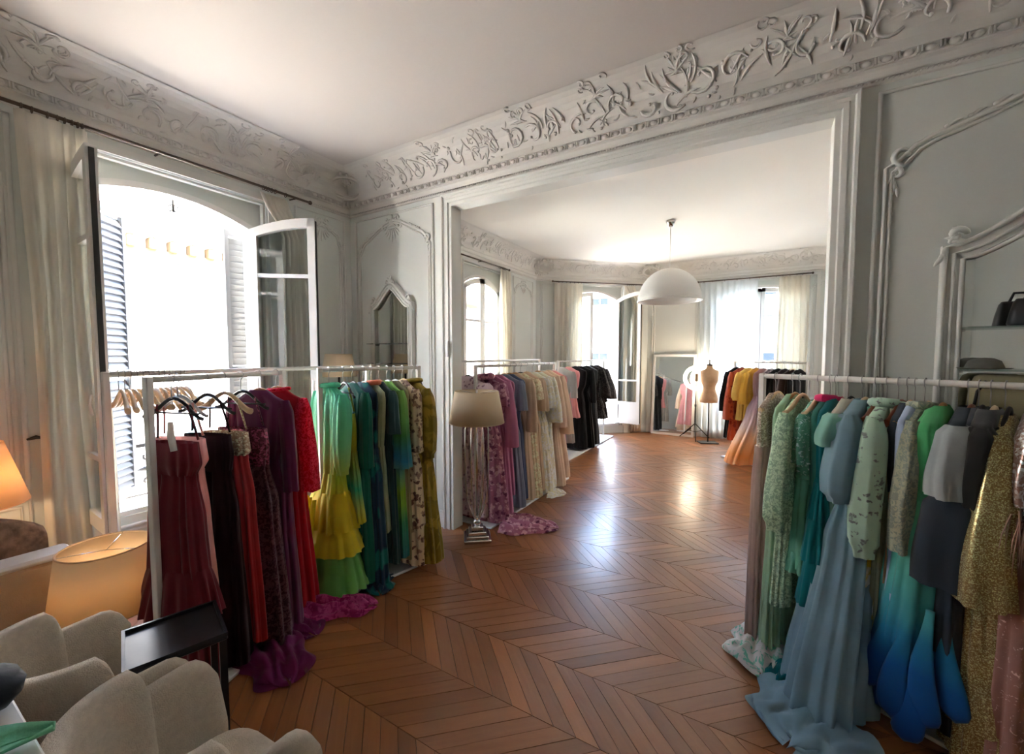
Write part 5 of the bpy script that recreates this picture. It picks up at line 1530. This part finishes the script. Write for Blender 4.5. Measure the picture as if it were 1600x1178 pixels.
# ---- black side table reaching over the chair seat
o = thing('side_table', 'small black tray-top side table in front of the wine red gown', 'side table', (-1.782, .620, 0), radians(-16))
MB().bbox(-.135, .135, -.14, .14, .575, .592, .004).build('table_top', M['blacktab'], o)
for x0, x1, y0, y1 in ((-.135, .135, -.14, -.13), (-.135, .135, .13, .14), (-.135, -.125, -.13, .13), (.125, .135, -.13, .13)):
    MB().box(x0, x1, y0, y1, .590, .604).build('tray_rim', M['blacktab'], o)
for sx in (-1, 1):
    MB().box(sx * .115 - .011, sx * .115 + .011, .115, .137, .012, .58).build('post', M['blacktab'], o)
MB().box(-.126, .126, .115, .137, .0, .014).build('foot_bar', M['blacktab'], o)
MB().box(-.012, .012, .0, .13, .0, .012).build('foot_bar', M['blacktab'], o)

# ---- white desk with leaf dish and black scarf
o = thing('desk', 'white desk top at the bottom left corner', 'desk', (-1.75, -.15, 0))
MB().bbox(-.6, .62, -.4, .352, .772, .80, .004).build('desk_top', M['white'], o)
for sx, sy in ((-.55, -.35), (.57, -.35), (-.55, .05), (.57, .05)):
    MB().box(sx - .02, sx + .02, sy - .02, sy + .02, 0, .772).build('leg', M['white'], o)
m = paint('green_leaf_glaze', S(88, 160, 124, 1.3), .45, .12, 30, bump=.3, bscale=60)
o = thing('leaf_dish', 'green leaf-shaped dish lying on the white desk', 'dish', (-1.33, .062, .801), radians(64))
rings = []
for s in (1, 0):
    pass
b = MB(); nn = 16; rows = []
for i in range(nn + 1):
    t = i / nn; w = .062 * sin(pi * (.04 + .94 * t)) ** .75
    rows.append([(-.16 + .34 * t, w * v, .006 + .018 * v * v + .004 * (1 - abs(v))) for v in (-1, -.6, -.25, 0, .25, .6, 1)])
b.loft(rows, False); d = b.build('dish_blade', m, o)
md = d.modifiers.new('thickness', 'SOLIDIFY'); md.thickness = .005
MB().tube([(-.16 + .34 * i / 8, 0, .014) for i in range(9)], .003, 5).build('vein', m, o)
M['blackcloth'] = fab('black_scarf', (14, 15, 20), sheen=.3)
rnd = random.Random(8)
b = MB(); rings = []
for i in range(13):
    t = i / 12; r = .085 * sin(pi * (.03 + .94 * t)) ** .6
    rings.append([(-.1 + .2 * t, r * cos(a) * (1 + .25 * sin(3 * a + 5 * t)), .05 + max(-.047, .055 * sin(a) * r / .085 * (1 + .35 * sin(4 * a + 9 * t)))) for a in [2 * pi * j / 20 for j in range(20)]])
b.loft(rings, True, cap=True)
tag(b.build('scarf', M['blackcloth'], None, (-1.47, .12, .803), radians(-30)), 'crumpled black scarf on the white desk', 'scarf')

# ---- sofa with fur cushion
o = thing('sofa', 'cream sofa at the left edge seen from behind', 'sofa', (-3.0, -.35, 0))
MB().bbox(.04, .17, -1.1, .95, .10, .645, .03).build('backrest', M['sofa'], o)
MB().bbox(.03, .18, -1.1, .96, .63, .66, .012).build('piping', M['white'], o)
MB().bbox(-.2, .05, -1.1, .93, .10, .42, .03).build('seat', M['sofa'], o)
MB().bbox(-.2, .1, .84, .955, .12, .52, .03).build('armrest', M['sofa'], o)
for x in (-.15, .12):
    for y in (-1.05, .9): MB().box(x - .02, x + .02, y - .02, y + .02, 0, .1).build('leg', M['dark'], o)
b = MB(); rings = []
for i in range(17):
    t = i / 16; q = sin(pi * (.04 + .92 * t)) ** .35
    rings.append([(.05 * cos(a) * (1.0 + .4 * q), -.24 + .48 * t, .2 * math.copysign(abs(sin(a)) ** .8, sin(a)) * q + .01 * sin(7 * t + 3 * a)) for a in [2 * pi * j / 20 for j in range(20)]])
b.loft(rings, True, cap=True)
tag(b.build('fur_cushion', M['fur'], None, (-3.09, .32, .635), radians(0)), 'brown mottled fur cushion propped on the cream sofa', 'cushion')

# ================================================================== MIRRORS ON THE WALL
def wall_mirror(nm, label, wf, a0, a1, z0, zs, zt, fr, seed, shelves):
    c = Vector(wf.p((a0 + a1) / 2, 0, z0))
    o = thing(nm, label, 'mirror', tuple(c))
    L = lambda a, q, z: tuple(Vector(wf.p(a, q, z)) - c)
    sh = lambda a, i=0: zs + (zt - zs) * (smooth(1 - abs((a - (a0 + a1) / 2) / ((a1 - a0) / 2))) ** .9)
    n = 24
    xs = [lerp(a0 + fr, a1 - fr, i / n) for i in range(n + 1)]
    b = MB(); vs = [L(a0 + fr, -.006, z0 + fr), L(a1 - fr, -.006, z0 + fr)] + [L(a, -.006, sh(a) - fr) for a in reversed(xs)]
    b.add(vs, [tuple(range(len(vs)))]); b.build('mirror_glass', M['mirror'], o)
    class W: pass
    wfl = WallFrame((wf.P.x - c.x, wf.P.y - c.y), wf.d, wf.n)
    path = [(a0, z0 - z0), (a0, zs - z0)] + [(lerp(a0, a1, i / n), sh(lerp(a0, a1, i / n)) - z0) for i in range(1, n)] + [(a1, zs - z0), (a1, 0)]
    for w0, q1 in ((fr, -.03),):
        b = MB(); sweep_frame(b, wfl, path, fr, q1, 0.0); b.build('frame', M['trim'], o)
    b = MB()
    for off, r in ((.010, .012), (fr - .012, .010), (fr * .5, .008)):
        b.tube([wfl.p(a + (off if a < (a0 + a1) / 2 - 1e-6 else -off if a > (a0 + a1) / 2 + 1e-6 else 0), -.032, z - (off if 0 < i < len(path) - 1 else 0)) for i, (a, z) in enumerate(path)], r, 6)
    b.build('frame_moulding', M['trim'], o)
    fm = flat_map(wfl)
    rnd = random.Random(seed); sc = (a1 - a0) / 1.1
    cc = (a0 + a1) / 2
    b = MB()
    for j in range(7): leaf(b, lambda a, s, l: fm(a, s, l + .03), cc + (j - 3) * .015 * sc, zt - z0 - .03, .12 * sc ** .5, pi / 2 + (j - 3) * .35, .016 * sc ** .5, rnd.uniform(-.7, .7))
    for sx in (-1, 1):
        scroll(b, lambda a, s, l: fm(a, s, l + .03), rnd, cc + sx * .07 * sc, zt - z0 - .02, .05 * sc, pi / 2, -sx * 4.6, .014 * sc ** .5)
    b.build('crest', M['trim'], o)
    for sx, e in ((-1, a0 + .02), (1, a1 - .02)):
        b = MB(); f2 = lambda a, s, l: fm(a, s, l + .03)
        scroll(b, f2, rnd, e - sx * .03, zs - z0 + .045, .035 * sc ** .5, 0 if sx < 0 else pi, -sx * 4.6, .014 * sc ** .5)
        for j in range(5): leaf(b, f2, e - sx * .02 * j, zs - z0 + .01, .08 * sc ** .5, pi / 2 - sx * (j - 1) * .5, .013 * sc ** .5, rnd.uniform(-.6, .6))
        for j in range(3): leaf(b, f2, e + sx * .015, zs - z0 - .01 - .02 * j, .06 * sc ** .5, -pi / 2 + sx * .3 * j, .012 * sc ** .5, 0)
        b.build('corner_ornament', M['trim'], o)
    for z in shelves:
        s = thing('glass_shelf', 'glass shelf %s across the %s mirror' % ('high' if z == max(shelves) else 'lower' if z != min(shelves) or len(shelves) == 2 else 'lowest', 'right' if a0 > 3 else 'narrow left'), 'shelf', tuple(Vector(wf.p(cc, 0, z))))
        b = MB(); b.box(-(a1 - a0) / 2 + fr - .01, (a1 - a0) / 2 - fr + .01, -.13, -.008, -.004, .004); b.build('shelf_pane', M['shelfglass'], s)
        for sx in (-1, 1): MB().box(sx * ((a1 - a0) / 2 - fr) - .012, sx * ((a1 - a0) / 2 - fr) + .012, -.03, -.008, -.016, -.004).build('bracket', M['chrome'], s)
    return o
wall_mirror('wall_mirror', 'large white carved mirror on the wall behind the right rack', WF_B, .775 - XL, 1.93 - XL, .95, 2.14, 2.44, .085, 3, (1.728, 1.525, 1.30))
wall_mirror('wall_mirror', 'narrow white carved mirror on the wall left of the opening', WF_B, -3.39 - XL, -2.81 - XL, .95, 2.10, 2.31, .065, 4, (1.704, 1.511))
# things on the shelves
M['bagblk'] = paint('black_leather', (.018, .018, .022), .45, .1, 12)
o = thing('handbag', 'small black handbag on the upper glass shelf', 'handbag', (1.09, 2.855, 1.7325))
b = MB(); rings = []
for z, w, t in ((0, .09, .035), (.01, .095, .038), (.06, .088, .034), (.11, .078, .026), (.125, .07, .012)):
    rings.append([(w * math.copysign(abs(cos(a)) ** .4, cos(a)), t * math.copysign(abs(sin(a)) ** .6, sin(a)), z) for a in [2 * pi * j / 24 for j in range(24)]])
b.loft(rings, True, cap=True); b.build('bag_body', M['bagblk'], o)
MB().tube([(-.045, 0, .12), (-.03, 0, .165), (.03, 0, .165), (.045, 0, .12)], .006, 6).build('bag_handle', M['bagblk'], o)
o = thing('felt_hat', 'grey felt hat on the middle glass shelf of the right mirror', 'hat', (.93, 2.858, 1.5295))
mh = paint('grey_felt', S(96, 96, 90, 1.4), .95, .1, 30)
MB().lathe([(.001, .055), (.03, .053), (.055, .04), (.065, .015), (.068, .006)], (0, 0), 28, sx=1.0, sy=.85).build('crown', mh, o)
MB().lathe([(.066, .002), (.085, .0015), (.098, .007), (.085, .006), (.067, .008)], (0, 0), 28, sx=1.0, sy=.62).build('brim', mh, o)
o = thing('canvas_bag', 'khaki structured bag on the lowest glass shelf of the right mirror', 'handbag', (1.0, 2.855, 1.3045))
mk = paint('khaki_canvas', S(140, 134, 108, 1.4), .8, .08, 20, bump=.2, bscale=200)
b = MB(); rings = []
for z, w, t in ((0, .12, .035), (.02, .125, .04), (.15, .115, .035), (.19, .10, .022), (.20, .085, .008)):
    rings.append([(w * math.copysign(abs(cos(a)) ** .4, cos(a)), t * math.copysign(abs(sin(a)) ** .6, sin(a)), z) for a in [2 * pi * j / 24 for j in range(24)]])
b.loft(rings, True, cap=True); b.build('bag_body', mk, o)
MB().tube([(-.11, -.03, .02), (-.1, -.035, .12), (-.07, -.03, .17)], .006, 6).build('bag_strap', M['bagblk'], o)

# ---- leaning mirror in the far room
o = thing('leaning_mirror', 'white framed full-length mirror leaning on the far wall', 'mirror', (-1.435, 8.58, 0), radians(-4))
tl_ = .12 / 1.6
def LP(x, y, z): return (x, y + z * tl_, z)
def tbox(x0, x1, y0, y1, z0, z1):
    b = MB().box(x0, x1, y0, y1, z0, z1); b.v = [LP(*v) for v in b.v]; return b
w = .405
for a in ((-w, -w + .045, 0, .03, .005, 1.6), (w - .045, w, 0, .03, .005, 1.6)): tbox(*a).build('frame_stile', M['white'], o)
for a in ((-w + .045, w - .045, 0, .03, .005, .05), (-w + .045, w - .045, 0, .03, 1.555, 1.6)): tbox(*a).build('frame_rail', M['white'], o)
tbox(-w + .04, w - .04, .01, .014, .045, 1.56).build('mirror_glass', M['mirror'], o)
tbox(-w + .02, w - .02, .016, .026, .02, 1.58).build('back_board', M['dark'], o)

# ---- ring light on tripod
o = thing('ring_light', 'glowing ring light on a black tripod in front of the far mirror', 'ring light', (-.985, 8.42, 0), radians(20))
n = 40
MB().tube([(.2 * cos(2 * pi * i / n), 0, 1.16 + .2 * sin(2 * pi * i / n)) for i in range(n)], .034, 10, closed=True, flat=.9).build('light_ring', emissive('ring_light_tube', (1.0, .84, .62), 7.0), o)
MB().tube([(0, .02, .25), (0, .02, .93)], .011, 8).build('pole', M['dark'], o)
MB().tube([(0, .02, .93), (0, .03, 1.0)], .014, 8).build('head_mount', M['dark'], o)
MB().bbox(-.025, .025, -.02, .01, 1.1, 1.24, .004).build('phone_holder', M['dark'], o)
MB().tube([(0, -.005, 1.1), (0, .0, .99)], .005, 6).build('gooseneck', M['dark'], o)
MB().tube([(0, .02, .62), (0, .02, .66)], .018, 8).build('clamp', M['dark'], o)
for k in range(3):
    a = 2 * pi * k / 3 + .35
    lg = MB().tube([(0, .02, .30), (.30 * cos(a), .02 + .30 * sin(a), .012)], .009, 7).build('tripod_leg', M['dark'], o)
    MB().tube([(0, .02, .14), (.16 * cos(a), .02 + .16 * sin(a), .17)], .005, 5).build('brace', M['dark'], lg)

# ---- dress form
o = thing('dress_form', 'beige dress form on a black stand by the sunlit curtain', 'dress form', (-.745, 8.2, 0), radians(25))
ml = paint('dress_form_linen', S(196, 160, 124, 1.2), .85, .06, 20, bump=.15, bscale=150)
b = MB(); rings = []
for z, w, t in ((.735, .135, .10), (.74, .148, .11), (.80, .152, .115), (.88, .135, .10), (.97, .105, .082), (1.03, .11, .085), (1.12, .142, .115), (1.17, .148, .115), (1.24, .155, .085), (1.29, .16, .065), (1.32, .13, .055), (1.345, .065, .045), (1.38, .05, .042), (1.40, .048, .04)):
    rings.append([(w * math.copysign(abs(cos(a)) ** .9, cos(a)), t * sin(a), z) for a in [2 * pi * j / 28 for j in range(28)]])
b.loft(rings, True, cap=True); b.build('torso', ml, o)
MB().lathe([(.001, 1.40), (.05, 1.40), (.045, 1.42), (.012, 1.43), (.008, 1.47), (.014, 1.49), (.001, 1.51)], (0, 0), 16).build('neck_cap', M['dark'], o)
MB().tube([(0, 0, .02), (0, 0, .74)], .012, 8).build('pole', M['dark'], o)
MB().bbox(-.16, .16, -.11, .11, .002, .022, .006).build('stand_base', M['dark'], o)
